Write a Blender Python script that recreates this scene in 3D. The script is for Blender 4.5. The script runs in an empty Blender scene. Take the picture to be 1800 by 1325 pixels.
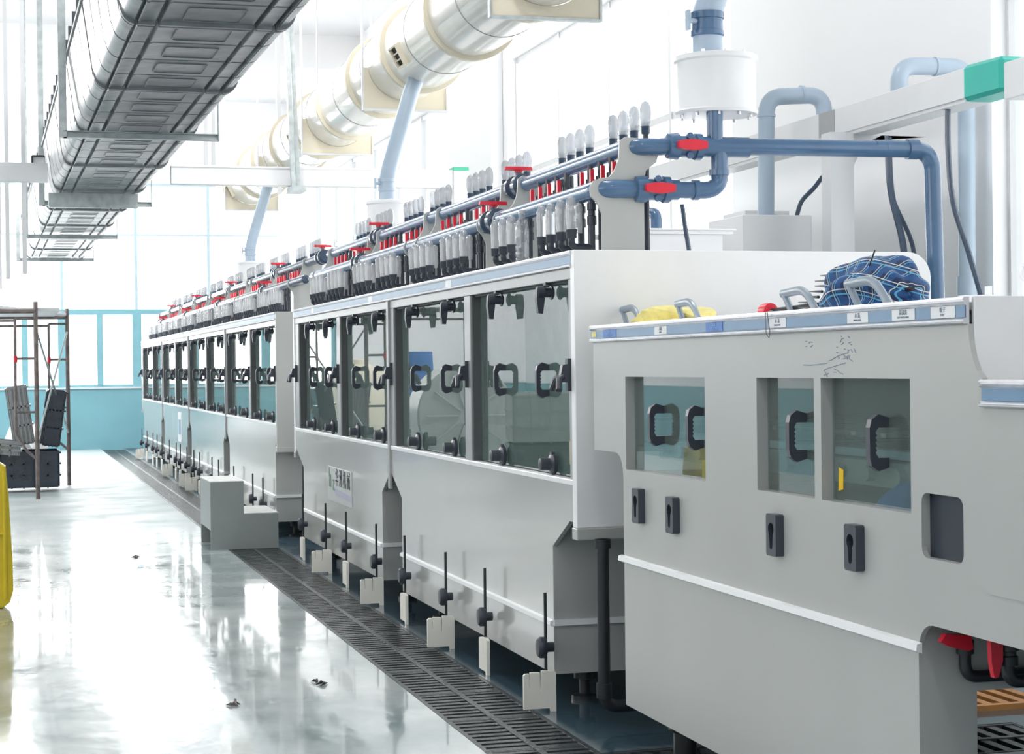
import bpy, bmesh, math, random
from mathutils import Vector, Matrix
from mathutils.geometry import tessellate_polygon
random.seed(7)
PI = math.pi
S = bpy.context.scene
COL = S.collection

# ------------------------------------------------------------------ camera, sky, lights, exposure
cam_d = bpy.data.cameras.new('camera'); cam = bpy.data.objects.new('camera', cam_d); COL.objects.link(cam)
cam_d.sensor_width = 36.0; cam_d.lens = 63.0; cam_d.clip_end = 200
M = Matrix(((0.96193191, 0.01320943, -0.27296979), (-0.27302568, 0.00259588, -0.96200324), (-0.01199891, 0.99990938, 0.00610357)))
cam.matrix_world = Matrix.Translation((0, 0, 1.2)) @ M.to_4x4()
S.camera = cam
S.view_settings.view_transform = 'Standard'; S.view_settings.look = 'None'
S.view_settings.gamma = 1.0; S.view_settings.use_curve_mapping = False
S.view_settings.exposure = -0.80
S.cycles.use_denoising = True
S.cycles.max_bounces = 8; S.cycles.diffuse_bounces = 4; S.cycles.glossy_bounces = 4
S.cycles.transmission_bounces = 6; S.cycles.transparent_max_bounces = 16
S.cycles.caustics_reflective = False; S.cycles.caustics_refractive = False
S.cycles.sample_clamp_indirect = 6.0
w = bpy.data.worlds.new('overcast_sky'); S.world = w; w.use_nodes = True
bg = w.node_tree.nodes['Background']; bg.inputs[0].default_value = (1.0, 0.99, 0.985, 1); bg.inputs[1].default_value = 4.4

def area(name, loc, sx, sy, power, rot=(0, 0, 0), col=(1, 1, 1)):
    l = bpy.data.lights.new(name, 'AREA'); l.shape = 'RECTANGLE'; l.size = sx; l.size_y = sy
    l.energy = power; l.color = col
    o = bpy.data.objects.new(name, l); COL.objects.link(o); o.location = loc; o.rotation_euler = rot
    return o
# daylight entering through the window bands (placed outside the openings, facing in)
area('daylight_far_windows', (0, 29.0, 2.6), 8.6, 3.2, 700, (PI/2, 0, PI), (1, 0.965, 0.94))
area('daylight_right_windows', (5.2, 13.0, 2.6), 5.0, 2.8, 230, (PI/2, 0, PI/2), (1, 0.965, 0.94))
area('left_fill_light', (-5.3, 9.0, 2.6), 15.0, 2.6, 190, (PI/2, 0, -PI/2), (1, 0.96, 0.93))  # added fill at the left wall, whose windows are out of view
# fill points added over the left side of the aisle, without fittings
for ly in (3.0, 9.0, 15.0, 21.0):
    l = bpy.data.lights.new('fill_point_light', 'POINT'); l.energy = 45; l.color = (1.0, 0.96, 0.93); l.shadow_soft_size = 0.35
    o = bpy.data.objects.new('fill_point_light', l); COL.objects.link(o); o.location = (-2.4, ly, 4.0)
for px_, py_, e_ in ((-3.2, 23.5, 900), (-3.2, 18.5, 350), (0.0, 24.0, 110), (1.75, 8.6, 45), (1.75, 11.0, 45), (1.75, 14.0, 50), (1.75, 17.5, 50)):  # more fill points, added to brighten the far wall, ceiling and duct
    l = bpy.data.lights.new('fill_point_light', 'POINT'); l.energy = e_; l.shadow_soft_size = 0.4; l.color = (1.0, 0.97, 0.94)
    o = bpy.data.objects.new('fill_point_light', l); COL.objects.link(o); o.location = (px_, py_, 4.2 if px_ < 1 else 3.9)
# the hall's ceiling lamps
for ly in (1.0, 6.6, 13.0, 20.0):
    area('ceiling_lamp_light', (1.55 if ly > 1.5 else 0.4, ly, 5.2), 0.35, 1.3, 95 if ly > 1.5 else 60)

# ------------------------------------------------------------------ materials
def nodes(name):
    m = bpy.data.materials.new(name); m.use_nodes = True
    nt = m.node_tree; return m, nt, nt.nodes['Principled BSDF']
def setp(b, **k):
    names = dict(rough='Roughness', metal='Metallic', ior='IOR', coat='Coat Weight', coatr='Coat Roughness', spec='Specular IOR Level', trans='Transmission Weight', emis='Emission Strength')
    for a, v in k.items(): b.inputs[names[a]].default_value = v
def mat(name, col, rough=0.5, metal=0.0, var=0.05, scale=6.0, bump=0.0, bscale=60, **k):
    m, nt, b = nodes(name)
    setp(b, rough=rough, metal=metal, **k)
    tc = nt.nodes.new('ShaderNodeTexCoord'); nz = nt.nodes.new('ShaderNodeTexNoise')
    nz.inputs['Scale'].default_value = scale; nz.inputs['Detail'].default_value = 3
    nt.links.new(tc.outputs['Object'], nz.inputs['Vector'])
    cr = nt.nodes.new('ShaderNodeValToRGB')
    c = col
    cr.color_ramp.elements[0].position = 0.3; cr.color_ramp.elements[1].position = 0.7
    cr.color_ramp.elements[0].color = (c[0]*(1-var), c[1]*(1-var), c[2]*(1-var), 1)
    cr.color_ramp.elements[1].color = (min(1, c[0]*(1+var)), min(1, c[1]*(1+var)), min(1, c[2]*(1+var)), 1)
    nt.links.new(nz.outputs['Fac'], cr.inputs['Fac']); nt.links.new(cr.outputs['Color'], b.inputs['Base Color'])
    if bump:
        n2 = nt.nodes.new('ShaderNodeTexNoise'); n2.inputs['Scale'].default_value = bscale; n2.inputs['Detail'].default_value = 2
        nt.links.new(tc.outputs['Object'], n2.inputs['Vector'])
        bp = nt.nodes.new('ShaderNodeBump'); bp.inputs['Strength'].default_value = bump; bp.inputs['Distance'].default_value = 0.01
        nt.links.new(n2.outputs['Fac'], bp.inputs['Height']); nt.links.new(bp.outputs['Normal'], b.inputs['Normal'])
    return m
def thin_glass(name, tint, ior=1.5, rough=0.0, body=0.0, bodycol=(0.8, 0.9, 0.88, 1)):
    m = bpy.data.materials.new(name); m.use_nodes = True; nt = m.node_tree; nt.nodes.clear()
    out = nt.nodes.new('ShaderNodeOutputMaterial'); mx = nt.nodes.new('ShaderNodeMixShader')
    gl = nt.nodes.new('ShaderNodeBsdfGlossy'); gl.inputs['Roughness'].default_value = rough
    tr = nt.nodes.new('ShaderNodeBsdfTransparent'); tr.inputs[0].default_value = (*tint, 1)
    fr = nt.nodes.new('ShaderNodeFresnel'); fr.inputs['IOR'].default_value = ior
    geo = nt.nodes.new('ShaderNodeNewGeometry'); mm = nt.nodes.new('ShaderNodeMix'); mm.data_type = 'FLOAT'
    # the same reflectance from both sides of the sheet
    inv = nt.nodes.new('ShaderNodeMath'); inv.operation = 'MULTIPLY'
    fr2 = nt.nodes.new('ShaderNodeFresnel'); fr2.inputs['IOR'].default_value = 1.0/ior
    nt.links.new(geo.outputs['Backfacing'], mm.inputs[0]); nt.links.new(fr.outputs[0], mm.inputs[2]); mm.inputs[3].default_value = 0.04
    nt.links.new(mm.outputs[0], mx.inputs[0])
    last = tr
    if body > 0:
        df = nt.nodes.new('ShaderNodeBsdfDiffuse'); df.inputs[0].default_value = bodycol
        m2 = nt.nodes.new('ShaderNodeMixShader'); m2.inputs[0].default_value = body
        nt.links.new(tr.outputs[0], m2.inputs[1]); nt.links.new(df.outputs[0], m2.inputs[2]); last = m2
    nt.links.new(last.outputs[0], mx.inputs[1]); nt.links.new(gl.outputs[0], mx.inputs[2])
    nt.links.new(mx.outputs[0], out.inputs[0])
    return m
MT = {}
MT['panel'] = mat('glossy_grey_plastic_sheet', (0.48, 0.487, 0.475), 0.2, var=0.03, scale=1.2, bump=0.05, bscale=2.5, ior=1.5, coat=0.35, coatr=0.07)
MT['panel_matt'] = mat('satin_grey_plastic_sheet', (0.455, 0.465, 0.455), 0.33, var=0.03, scale=2.0, bump=0.03, bscale=3)
MT['white_plastic'] = mat('white_plastic_sheet', (0.88, 0.885, 0.90), 0.3, var=0.02)
MT['frame'] = mat('grey_window_frame', (0.36, 0.37, 0.38), 0.3, var=0.04)
MT['reveal_dark'] = mat('dark_grey_reveal', (0.11, 0.115, 0.12), 0.4, var=0.08)
MT['alu'] = mat('brushed_aluminium', (0.72, 0.73, 0.76), 0.3, metal=0.9, var=0.06, scale=30)
MT['galv'] = mat('galvanised_steel', (0.50, 0.55, 0.56), 0.42, metal=0.7, var=0.18, scale=14)
MT['band'] = mat('pale_blue_inlay', (0.17, 0.30, 0.46), 0.35, var=0.05)
MT['dark'] = mat('dark_slate_pvc', (0.030, 0.038, 0.055), 0.28, var=0.1)
MT['blue_pvc'] = mat('blue_grey_pvc', (0.075, 0.155, 0.28), 0.22, var=0.08, coat=0.3)  # bluer than the slate pipes: the haze's veil is put into its colour
MT['slate_pvc'] = mat('slate_grey_pvc', (0.06, 0.09, 0.14), 0.2, var=0.08, coat=0.3)
MT['grip'] = mat('grey_blue_grip', (0.26, 0.32, 0.38), 0.3, var=0.05)
MT['pale_pvc'] = mat('pale_blue_grey_pvc', (0.42, 0.52, 0.63), 0.3, var=0.05)
MT['red'] = mat('red_plastic', (0.72, 0.02, 0.045), 0.35, var=0.05)
MT['black'] = mat('black_plastic', (0.02, 0.022, 0.027), 0.35, var=0.1)
MT['knob'] = mat('charcoal_plastic', (0.045, 0.053, 0.072), 0.38, var=0.1)
MT['rubber'] = mat('black_rubber', (0.015, 0.017, 0.022), 0.6, var=0.1)
MT['cream'] = mat('cream_frp', (0.84, 0.82, 0.76), 0.24, var=0.05, scale=3, coat=0.5, coatr=0.06, bump=0.05, bscale=5)
MT['cream_matt'] = mat('cream_board', (0.78, 0.72, 0.58), 0.45, var=0.05, scale=3)
MT['tray'] = mat('grey_ribbed_plastic', (0.17, 0.19, 0.20), 0.33, var=0.35, scale=7, bump=0.15, bscale=14)
MT['trunk'] = mat('white_cable_trunking', (0.76, 0.77, 0.79), 0.4, var=0.02)
MT['green'] = mat('green_plastic_cap', (0.03, 0.48, 0.40), 0.35, var=0.04)
MT['green2'] = mat('green_plastic_cap_pale', (0.05, 0.42, 0.26), 0.4, var=0.04)
MT['wall'] = mat('white_wall_paint', (0.90, 0.905, 0.925), 0.6, var=0.015, scale=1)
MT['ceil'] = mat('white_ceiling_paint', (0.86, 0.86, 0.87), 0.7, var=0.015, scale=0.6)
MT['dado'] = mat('turquoise_gloss_paint', (0.19, 0.40, 0.46), 0.3, var=0.05, scale=2)
MT['sash'] = mat('turquoise_window_frame', (0.20, 0.42, 0.48), 0.4, var=0.05)
MT['white_frame'] = mat('white_window_frame', (0.66, 0.67, 0.69), 0.4, var=0.03)
MT['castiron'] = mat('wet_grey_grating', (0.045, 0.053, 0.058), 0.26, var=0.35, scale=25, bump=0.3, bscale=90)
MT['hdpe'] = mat('white_hdpe_block', (0.95, 0.93, 0.85), 0.4, var=0.04, scale=8)
MT['steprim'] = mat('grey_step_board', (0.30, 0.335, 0.33), 0.4, var=0.04)
MT['sash_washed'] = mat('glare_washed_window_bar', (0.45, 0.58, 0.64), 0.4, var=0.03)  # paler copy of the sash colour with the window glare's washout put in
MT['steptop'] = mat('pale_step_top', (0.62, 0.63, 0.62), 0.5, var=0.12, scale=12)  # treads set paler than the box sides, with uneven tone
MT['yellow'] = mat('yellow_plastic', (0.82, 0.62, 0.03), 0.35, var=0.08)
MT['yellow_bag'] = mat('yellow_sheet', (0.85, 0.74, 0.25), 0.5, var=0.12, scale=20)
MT['crate'] = mat('navy_black_crate', (0.022, 0.035, 0.06), 0.16, var=0.2, coat=0.5)
MT['reflection_grey'] = mat('grey_green_box', (0.16, 0.21, 0.20), 0.4, var=0.08)
MT['drum'] = mat('pale_grey_drum', (0.55, 0.58, 0.57), 0.3, var=0.08)
MT['crate_grey'] = mat('grey_crate', (0.30, 0.31, 0.32), 0.2, var=0.1, coat=0.4)
MT['rust'] = mat('rusty_steel_tube', (0.20, 0.165, 0.16), 0.5, metal=0.3, var=0.35, scale=12)
MT['white_tank'] = mat('white_polypropylene', (0.84, 0.85, 0.87), 0.3, var=0.02)
MT['teal_in'] = mat('teal_wet_lining', (0.30, 0.40, 0.385), 0.25, var=0.2, scale=7)
MT['label'] = mat('white_label', (0.78, 0.80, 0.82), 0.4, var=0.01)
MT['label_blue'] = mat('blue_label', (0.03, 0.16, 0.52), 0.4, var=0.02)
MT['ink'] = mat('black_ink', (0.02, 0.02, 0.03), 0.6, var=0.01)
MT['ink_grey'] = mat('grey_ink', (0.25, 0.30, 0.36), 0.6, var=0.01)
MT['ink_pale'] = mat('pale_blue_ink', (0.35, 0.55, 0.85), 0.6, var=0.01)
MT['ink_green'] = mat('green_ink', (0.01, 0.16, 0.06), 0.5, var=0.01)
MT['orange'] = mat('orange_timber_grid', (0.55, 0.24, 0.07), 0.5, var=0.15)
MT['chrome'] = mat('chromed_ring', (0.75, 0.76, 0.78), 0.12, metal=1.0, var=0.03)
MT['amber'] = mat('yellow_tape', (0.85, 0.55, 0.02), 0.45, var=0.05)
MT['sign_bg'] = mat('pale_grey_sign', (0.50, 0.52, 0.52), 0.25, var=0.02)
MT['sign_lilac'] = mat('lilac_grey_print', (0.38, 0.39, 0.50), 0.3, var=0.02)
MT['glass'] = thin_glass('machine_window_glass', (0.80, 0.88, 0.86), 2.1, 0.0, 0.10, (0.55, 0.66, 0.63, 1))
MT['pane'] = thin_glass('wall_window_glass', (0.97, 0.99, 0.99), 1.35)
MT['clear'] = thin_glass('clear_gauge_plastic', (0.56, 0.58, 0.61), 1.7, 0.02, 0.32, (0.95, 0.96, 0.97, 1))  # back domes tinted greyer to stand for being seen against bright windows
MT['clear_front'] = thin_glass('clear_gauge_plastic_front', (0.80, 0.82, 0.84), 1.9, 0.02, 0.26, (0.97, 0.97, 0.98, 1))  # paler copy of the same plastic for the row not backlit
MT['pet'] = thin_glass('clear_bottle_plastic', (0.9, 0.92, 0.93), 1.6, 0.02, 0.15, (0.8, 0.82, 0.84, 1))

def floor_mat():
    m, nt, b = nodes('wet_grey_green_epoxy')
    tc = nt.nodes.new('ShaderNodeTexCoord')
    def noise(s, d=4, vec=None):
        n = nt.nodes.new('ShaderNodeTexNoise'); n.inputs['Scale'].default_value = s; n.inputs['Detail'].default_value = d
        nt.links.new(tc.outputs['Object'] if vec is None else vec, n.inputs['Vector']); return n
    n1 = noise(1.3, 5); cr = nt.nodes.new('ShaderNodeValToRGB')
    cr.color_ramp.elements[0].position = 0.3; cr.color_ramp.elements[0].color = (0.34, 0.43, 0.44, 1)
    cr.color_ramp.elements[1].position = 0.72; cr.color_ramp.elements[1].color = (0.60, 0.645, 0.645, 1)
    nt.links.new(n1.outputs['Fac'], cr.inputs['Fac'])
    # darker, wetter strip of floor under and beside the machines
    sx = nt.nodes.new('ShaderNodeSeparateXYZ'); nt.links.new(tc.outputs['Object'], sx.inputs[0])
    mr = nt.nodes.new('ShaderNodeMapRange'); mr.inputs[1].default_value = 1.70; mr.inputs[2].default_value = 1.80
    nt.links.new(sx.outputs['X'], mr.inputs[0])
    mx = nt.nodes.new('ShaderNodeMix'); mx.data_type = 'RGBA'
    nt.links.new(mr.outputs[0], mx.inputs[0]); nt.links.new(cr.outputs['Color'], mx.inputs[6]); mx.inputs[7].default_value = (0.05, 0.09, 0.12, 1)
    nt.links.new(mx.outputs[2], b.inputs['Base Color'])
    n2 = noise(2.2, 4); r2 = nt.nodes.new('ShaderNodeMapRange'); r2.inputs[1].default_value = 0.35; r2.inputs[2].default_value = 0.7
    r2.inputs[3].default_value = 0.07; r2.inputs[4].default_value = 0.28
    nt.links.new(n2.outputs['Fac'], r2.inputs[0]); nt.links.new(r2.outputs[0], b.inputs['Roughness'])
    mp = nt.nodes.new('ShaderNodeMapping'); mp.inputs['Scale'].default_value = (1.5, 0.8, 1.0); nt.links.new(tc.outputs['Object'], mp.inputs[0])
    n3 = noise(3.2, 3, mp.outputs[0]); bp = nt.nodes.new('ShaderNodeBump'); bp.inputs['Strength'].default_value = 0.8; bp.inputs['Distance'].default_value = 0.006
    nt.links.new(n3.outputs['Fac'], bp.inputs['Height']); nt.links.new(bp.outputs['Normal'], b.inputs['Normal'])
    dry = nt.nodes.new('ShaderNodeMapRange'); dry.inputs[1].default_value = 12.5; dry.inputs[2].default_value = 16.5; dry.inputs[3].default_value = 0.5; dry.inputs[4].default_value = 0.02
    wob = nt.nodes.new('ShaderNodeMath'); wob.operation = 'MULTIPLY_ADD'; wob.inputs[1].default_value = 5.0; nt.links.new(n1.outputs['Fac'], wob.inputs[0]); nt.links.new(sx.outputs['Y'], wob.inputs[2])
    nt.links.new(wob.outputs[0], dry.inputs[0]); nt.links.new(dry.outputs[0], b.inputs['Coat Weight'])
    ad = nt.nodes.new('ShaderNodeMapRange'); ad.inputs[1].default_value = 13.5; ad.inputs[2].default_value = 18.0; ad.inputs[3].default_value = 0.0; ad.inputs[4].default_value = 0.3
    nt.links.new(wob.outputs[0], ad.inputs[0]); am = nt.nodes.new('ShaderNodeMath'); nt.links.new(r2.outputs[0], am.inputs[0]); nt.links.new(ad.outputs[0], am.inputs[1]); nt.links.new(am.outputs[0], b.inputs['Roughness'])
    setp(b, coatr=0.04, ior=1.45)
    return m
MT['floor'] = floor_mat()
def plaid_mat():
    m, nt, b = nodes('blue_plaid_cloth')
    tc = nt.nodes.new('ShaderNodeTexCoord'); sx = nt.nodes.new('ShaderNodeSeparateXYZ'); nt.links.new(tc.outputs['UV'], sx.inputs[0])
    def band(sock, f, lo, hi):
        mu = nt.nodes.new('ShaderNodeMath'); mu.operation = 'MULTIPLY'; mu.inputs[1].default_value = f; nt.links.new(sock, mu.inputs[0])
        fr = nt.nodes.new('ShaderNodeMath'); fr.operation = 'FRACT'; nt.links.new(mu.outputs[0], fr.inputs[0])
        a = nt.nodes.new('ShaderNodeMath'); a.operation = 'GREATER_THAN'; a.inputs[1].default_value = lo; nt.links.new(fr.outputs[0], a.inputs[0])
        c = nt.nodes.new('ShaderNodeMath'); c.operation = 'LESS_THAN'; c.inputs[1].default_value = hi; nt.links.new(fr.outputs[0], c.inputs[0])
        d = nt.nodes.new('ShaderNodeMath'); d.operation = 'MULTIPLY'; nt.links.new(a.outputs[0], d.inputs[0]); nt.links.new(c.outputs[0], d.inputs[1]); return d.outputs[0]
    def mixc(fac, a, c):
        mx = nt.nodes.new('ShaderNodeMix'); mx.data_type = 'RGBA'; nt.links.new(fac, mx.inputs[0])
        if isinstance(a, tuple): mx.inputs[6].default_value = a
        else: nt.links.new(a, mx.inputs[6])
        mx.inputs[7].default_value = c; return mx.outputs[2]
    c = (0.008, 0.025, 0.085, 1)
    for s, f in (('X', 7), ('Y', 5)):
        c = mixc(band(sx.outputs[s], f, 0.0, 0.34), c, (0.012, 0.07, 0.22, 1))
    for s, f in (('X', 7), ('Y', 5)):
        c = mixc(band(sx.outputs[s], f, 0.42, 0.49), c, (0.10, 0.38, 0.62, 1))
        c = mixc(band(sx.outputs[s], f, 0.64, 0.685), c, (0.70, 0.74, 0.72, 1))
    nt.links.new(c, b.inputs['Base Color']); setp(b, rough=0.7)
    return m
MT['plaid'] = plaid_mat()

# ------------------------------------------------------------------ mesh helpers
class MB:
    def __init__(s): s.v = []; s.f = []; s.sm = []; s.uv = None
    def add(s, vs, fs, smooth=False):
        n = len(s.v); s.v += [tuple(p) for p in vs]
        for f in fs: s.f.append([i+n for i in f]); s.sm.append(smooth)
        return s
    def box(s, x0, x1, y0, y1, z0, z1):
        x0, x1 = min(x0, x1), max(x0, x1); y0, y1 = min(y0, y1), max(y0, y1); z0, z1 = min(z0, z1), max(z0, z1)
        v = [(x0,y0,z0),(x1,y0,z0),(x1,y1,z0),(x0,y1,z0),(x0,y0,z1),(x1,y0,z1),(x1,y1,z1),(x0,y1,z1)]
        return s.add(v, [(0,3,2,1),(4,5,6,7),(0,1,5,4),(1,2,6,5),(2,3,7,6),(3,0,4,7)])
    def loft(s, rings, cap=True, smooth=True, closed=False):
        n = len(rings[0]); base = len(s.v); v = [p for r in rings for p in r]; fs = []
        R = len(rings)
        for i in range(R-1 if not closed else R):
            a = i*n; b = ((i+1) % R)*n
            for j in range(n): k = (j+1) % n; fs.append((a+j, a+k, b+k, b+j))
        s.add(v, fs, smooth)
        if cap and not closed:
            s.f.append([base+j for j in range(n)][::-1]); s.sm.append(False)
            s.f.append([base+(R-1)*n+j for j in range(n)]); s.sm.append(False)
        return s
    def tube(s, pts, r, n=12, cap=True, rs=None, sx=1.0):
        P = [Vector(p) for p in pts]; rings = []; prev = None
        for i, p in enumerate(P):
            if i == 0: t = P[1]-P[0]
            elif i == len(P)-1: t = P[-1]-P[-2]
            else: t = (P[i+1]-P[i]).normalized() + (P[i]-P[i-1]).normalized()
            t = t.normalized() if t.length > 1e-9 else Vector((0,0,1))
            if prev is None:
                u = Vector((0,0,1)) if abs(t.z) < 0.9 else Vector((1,0,0))
                u = (u - t*u.dot(t)).normalized()
            else: u = (prev - t*prev.dot(t)).normalized()
            prev = u; w2 = t.cross(u)
            rr = rs[i] if rs else r
            rings.append([tuple(p + u*(rr*math.cos(2*PI*j/n)) + w2*(rr*sx*math.sin(2*PI*j/n))) for j in range(n)])
        return s.loft(rings, cap)
    def cyl(s, p0, p1, r, n=16, r2=None):
        return s.tube([p0, p1], r, n, rs=[r, r if r2 is None else r2])
    def lathe(s, c, prof, n=20, axis='Z'):
        rings = []
        for r, h in prof:
            ring = []
            for j in range(n):
                a = 2*PI*j/n; x, y = r*math.cos(a), r*math.sin(a)
                ring.append({'Z': (c[0]+x, c[1]+y, c[2]+h), 'Y': (c[0]+y, c[1]+h, c[2]+x), 'X': (c[0]+h, c[1]+x, c[2]+y)}[axis])
            rings.append(ring)
        return s.loft(rings, True)
    def prism(s, loops, axis, a0, a1, smooth=False):
        # loops: outer loop first, then holes; 2-D points in (Y,Z) for X, (X,Z) for Y, (X,Y) for Z
        def P(q, a): return {'X': (a, q[0], q[1]), 'Y': (q[0], a, q[1]), 'Z': (q[0], q[1], a)}[axis]
        if not isinstance(loops[0][0], (tuple, list)): loops = [loops]
        fl = [p for l in loops for p in l]
        tris = tessellate_polygon([[Vector((p[0], p[1], 0)) for p in l] for l in loops])
        n = len(fl); v = [P(p, a0) for p in fl] + [P(p, a1) for p in fl]
        fs = [tuple(t) for t in tris] + [tuple(i+n for i in reversed(t)) for t in tris]
        b = 0
        for l in loops:
            m = len(l)
            for j in range(m): k = (j+1) % m; fs.append((b+j, b+k, b+k+n, b+j+n))
            b += m
        return s.add(v, fs, smooth)
    def mesh(s, name):
        me = bpy.data.meshes.new(name); me.from_pydata(s.v, [], s.f)
        me.polygons.foreach_set('use_smooth', s.sm)
        if any(s.sm): me.set_sharp_from_angle(angle=math.radians(38))
        bm = bmesh.new(); bm.from_mesh(me); bmesh.ops.recalc_face_normals(bm, faces=bm.faces); bm.to_mesh(me); bm.free()
        return me
    def build(s, name, m, parent=None, bevel=0, seg=2):
        me = s.mesh(name); me.materials.append(MT[m] if isinstance(m, str) else m)
        o = bpy.data.objects.new(name, me); COL.objects.link(o)
        if parent: o.parent = parent
        if bevel:
            md = o.modifiers.new('bevel', 'BEVEL'); md.width = bevel; md.segments = seg; md.limit_method = 'ANGLE'; md.angle_limit = math.radians(50)
            md.harden_normals = False
        return o
def tag(o, label=None, cat=None, group=None, kind=None):
    if label: o['label'] = label
    if cat: o['category'] = cat
    if group: o['group'] = group
    if kind: o['kind'] = kind
    return o
def thing(name, label, cat, loc=(0,0,0), group=None, rz=0):
    o = bpy.data.objects.new(name, None); COL.objects.link(o); o.location = loc; o.rotation_euler = (0,0,rz)
    o.empty_display_size = 0.05
    return tag(o, label, cat, group)
KIDS = {}
def dup(root, loc=None, label=None, group=None, parent=None):
    r = root.copy(); COL.objects.link(r)
    if parent: r.parent = parent
    if loc is not None: r.location = loc
    if label: r['label'] = label
    if group: r['group'] = group
    for ch in list(root.children):
        c = ch.copy(); COL.objects.link(c); c.parent = r
        for g in list(ch.children):
            d = g.copy(); COL.objects.link(d); d.parent = c
    return r
def fil(cx, cz, r, a0, a1, n=6):
    return [(cx + r*math.cos(math.radians(a0+(a1-a0)*i/n)), cz + r*math.sin(math.radians(a0+(a1-a0)*i/n))) for i in range(n+1)]
def rrect(x0, x1, z0, z1, r, n=5):
    return fil(x1-r, z1-r, r, 0, 90, n)+fil(x0+r, z1-r, r, 90, 180, n)+fil(x0+r, z0+r, r, 180, 270, n)+fil(x1-r, z0+r, r, 270, 360, n)
def bend(p0, c, p1, r, n=6):
    # round the corner c of a path p0-c-p1
    p0, c, p1 = Vector(p0), Vector(c), Vector(p1)
    a = c + (p0-c).normalized()*r; b = c + (p1-c).normalized()*r
    out = []
    for i in range(n+1):
        t = i/n; out.append(tuple(a*(1-t)**2 + c*2*t*(1-t) + b*t**2))
    return out
def path(pts, r, n=6):
    out = [tuple(pts[0])]
    for i in range(1, len(pts)-1): out += bend(pts[i-1], pts[i], pts[i+1], r, n)
    return out + [tuple(pts[-1])]
ORD = ['first','second','third','fourth','fifth','sixth','seventh','eighth','ninth','tenth','eleventh','twelfth','thirteenth','fourteenth','fifteenth','sixteenth','seventeenth','eighteenth','nineteenth']
TENS = {2:'twent',3:'thirt',4:'fort',5:'fift',6:'sixt',7:'sevent',8:'eight',9:'ninet'}
def ordw(i):
    if i <= 19: return ORD[i-1]
    t, u = divmod(i, 10)
    return TENS[t]+('ieth' if u == 0 else 'y-'+ORD[u-1])
def text(body, x, y, z, size, m, parent, name='lettering', sy=1.0, right=(0,-1,0), nrm=(-1,0,0), ext=0.0004):
    cu = bpy.data.curves.new(name, 'FONT'); cu.body = body; cu.size = size; cu.extrude = ext; cu.align_x = 'CENTER'; cu.align_y = 'CENTER'
    cu.materials.append(MT[m])
    o = bpy.data.objects.new(name, cu); COL.objects.link(o)
    R_ = Matrix((Vector(right), Vector((0,0,1)), Vector(nrm))).transposed().to_4x4()
    o.matrix_world = Matrix.Translation((x, y, z)) @ R_ @ Matrix.Diagonal((1, sy, 1, 1))
    bpy.context.view_layer.update()
    me = bpy.data.meshes.new_from_object(o.evaluated_get(bpy.context.evaluated_depsgraph_get()))
    q = bpy.data.objects.new(name, me); COL.objects.link(q); q.matrix_world = o.matrix_world.copy(); q.parent = parent
    if not me.materials: me.materials.append(MT[m])
    bpy.data.objects.remove(o)
    return q

# ------------------------------------------------------------------ the room
XL, XR, Y0, Y1, H = -4.5, 4.4, -3.0, 28.28, 5.4
XB = 1.841
f = MB()
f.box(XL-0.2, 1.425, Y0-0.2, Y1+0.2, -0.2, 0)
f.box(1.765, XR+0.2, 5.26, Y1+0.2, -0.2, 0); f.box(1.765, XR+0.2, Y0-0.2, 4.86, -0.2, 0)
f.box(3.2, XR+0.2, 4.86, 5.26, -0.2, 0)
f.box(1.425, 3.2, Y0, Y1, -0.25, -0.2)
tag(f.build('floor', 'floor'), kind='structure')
c = MB(); c.box(XL-0.2, XR+0.2, Y0-0.2, Y1+0.2, H, H+0.2)
for yb in (5.0, 13.8, 22.6): c.box(XL, XR, yb-0.2, yb+0.2, 4.98, H)
tag(c.build('ceiling', 'ceil'), kind='structure')

# far wall: turquoise dado, window band, white head
wf = MB(); wf.box(XL-0.2, XR+0.2, Y1, Y1+0.25, 4.1, H); wf.box(XL-0.2, -1.36, Y1, Y1+0.25, 0.925, 4.1); wfar = tag(wf.build('wall_far', 'wall'), kind='structure')
d = MB(); d.box(XL-0.2, XR+0.2, Y1, Y1+0.25, -0.05, 0.925); d.build('dado', 'dado', wfar)
sl = MB(); sl.box(XL, XR, Y1-0.03, Y1+0.2, 0.925, 0.95); sl.build('window_sill', 'white_frame', wfar)
k = 0
xs = [0.88+1.12*i for i in range(-2, 4)]
for i in range(len(xs)-1):
    a, b = xs[i], xs[i+1]; k += 1
    wn = MB(); y_, y2 = Y1+0.08, Y1+0.14
    wn.box(a-0.07, a+0.07, y_-0.04, y2, 0.95, 2.07)
    wn.box(a+0.07, b-0.07, y_, y2, 2.07, 2.15); wn.box(a-0.07, a+0.07, y_, y2, 2.07, 2.15)
    wn.box(a+0.07, b-0.07, y_, y2, 0.95, 0.985)
    wn.box(a+0.56-0.045, a+0.56+0.045, y_-0.02, y2, 0.985, 2.07)
    wo = tag(wn.build('window_%d' % k, 'sash'), kind='structure')
    ub = MB(); ub.box(a-0.024, a+0.024, y_, y2, 2.15, 4.1); ub.box(a+0.024, b-0.024, y_+0.01, y2-0.01, 3.292, 3.318); ub.box(a+0.024, b-0.024, y_, y2, 4.06, 4.1); ub.build('upper_bars', 'sash_washed', wo)
    for (p0, p1, q0, q1) in ((a+0.07, a+0.515, 0.985, 2.07), (a+0.605, b-0.07, 0.985, 2.07), (a+0.028, b-0.028, 2.15, 3.29), (a+0.028, b-0.028, 3.325, 4.06)):
        g = MB(); g.box(p0, p1, y_+0.03, y_+0.036, q0, q1); g.build('window_pane', 'pane', wo)
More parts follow.
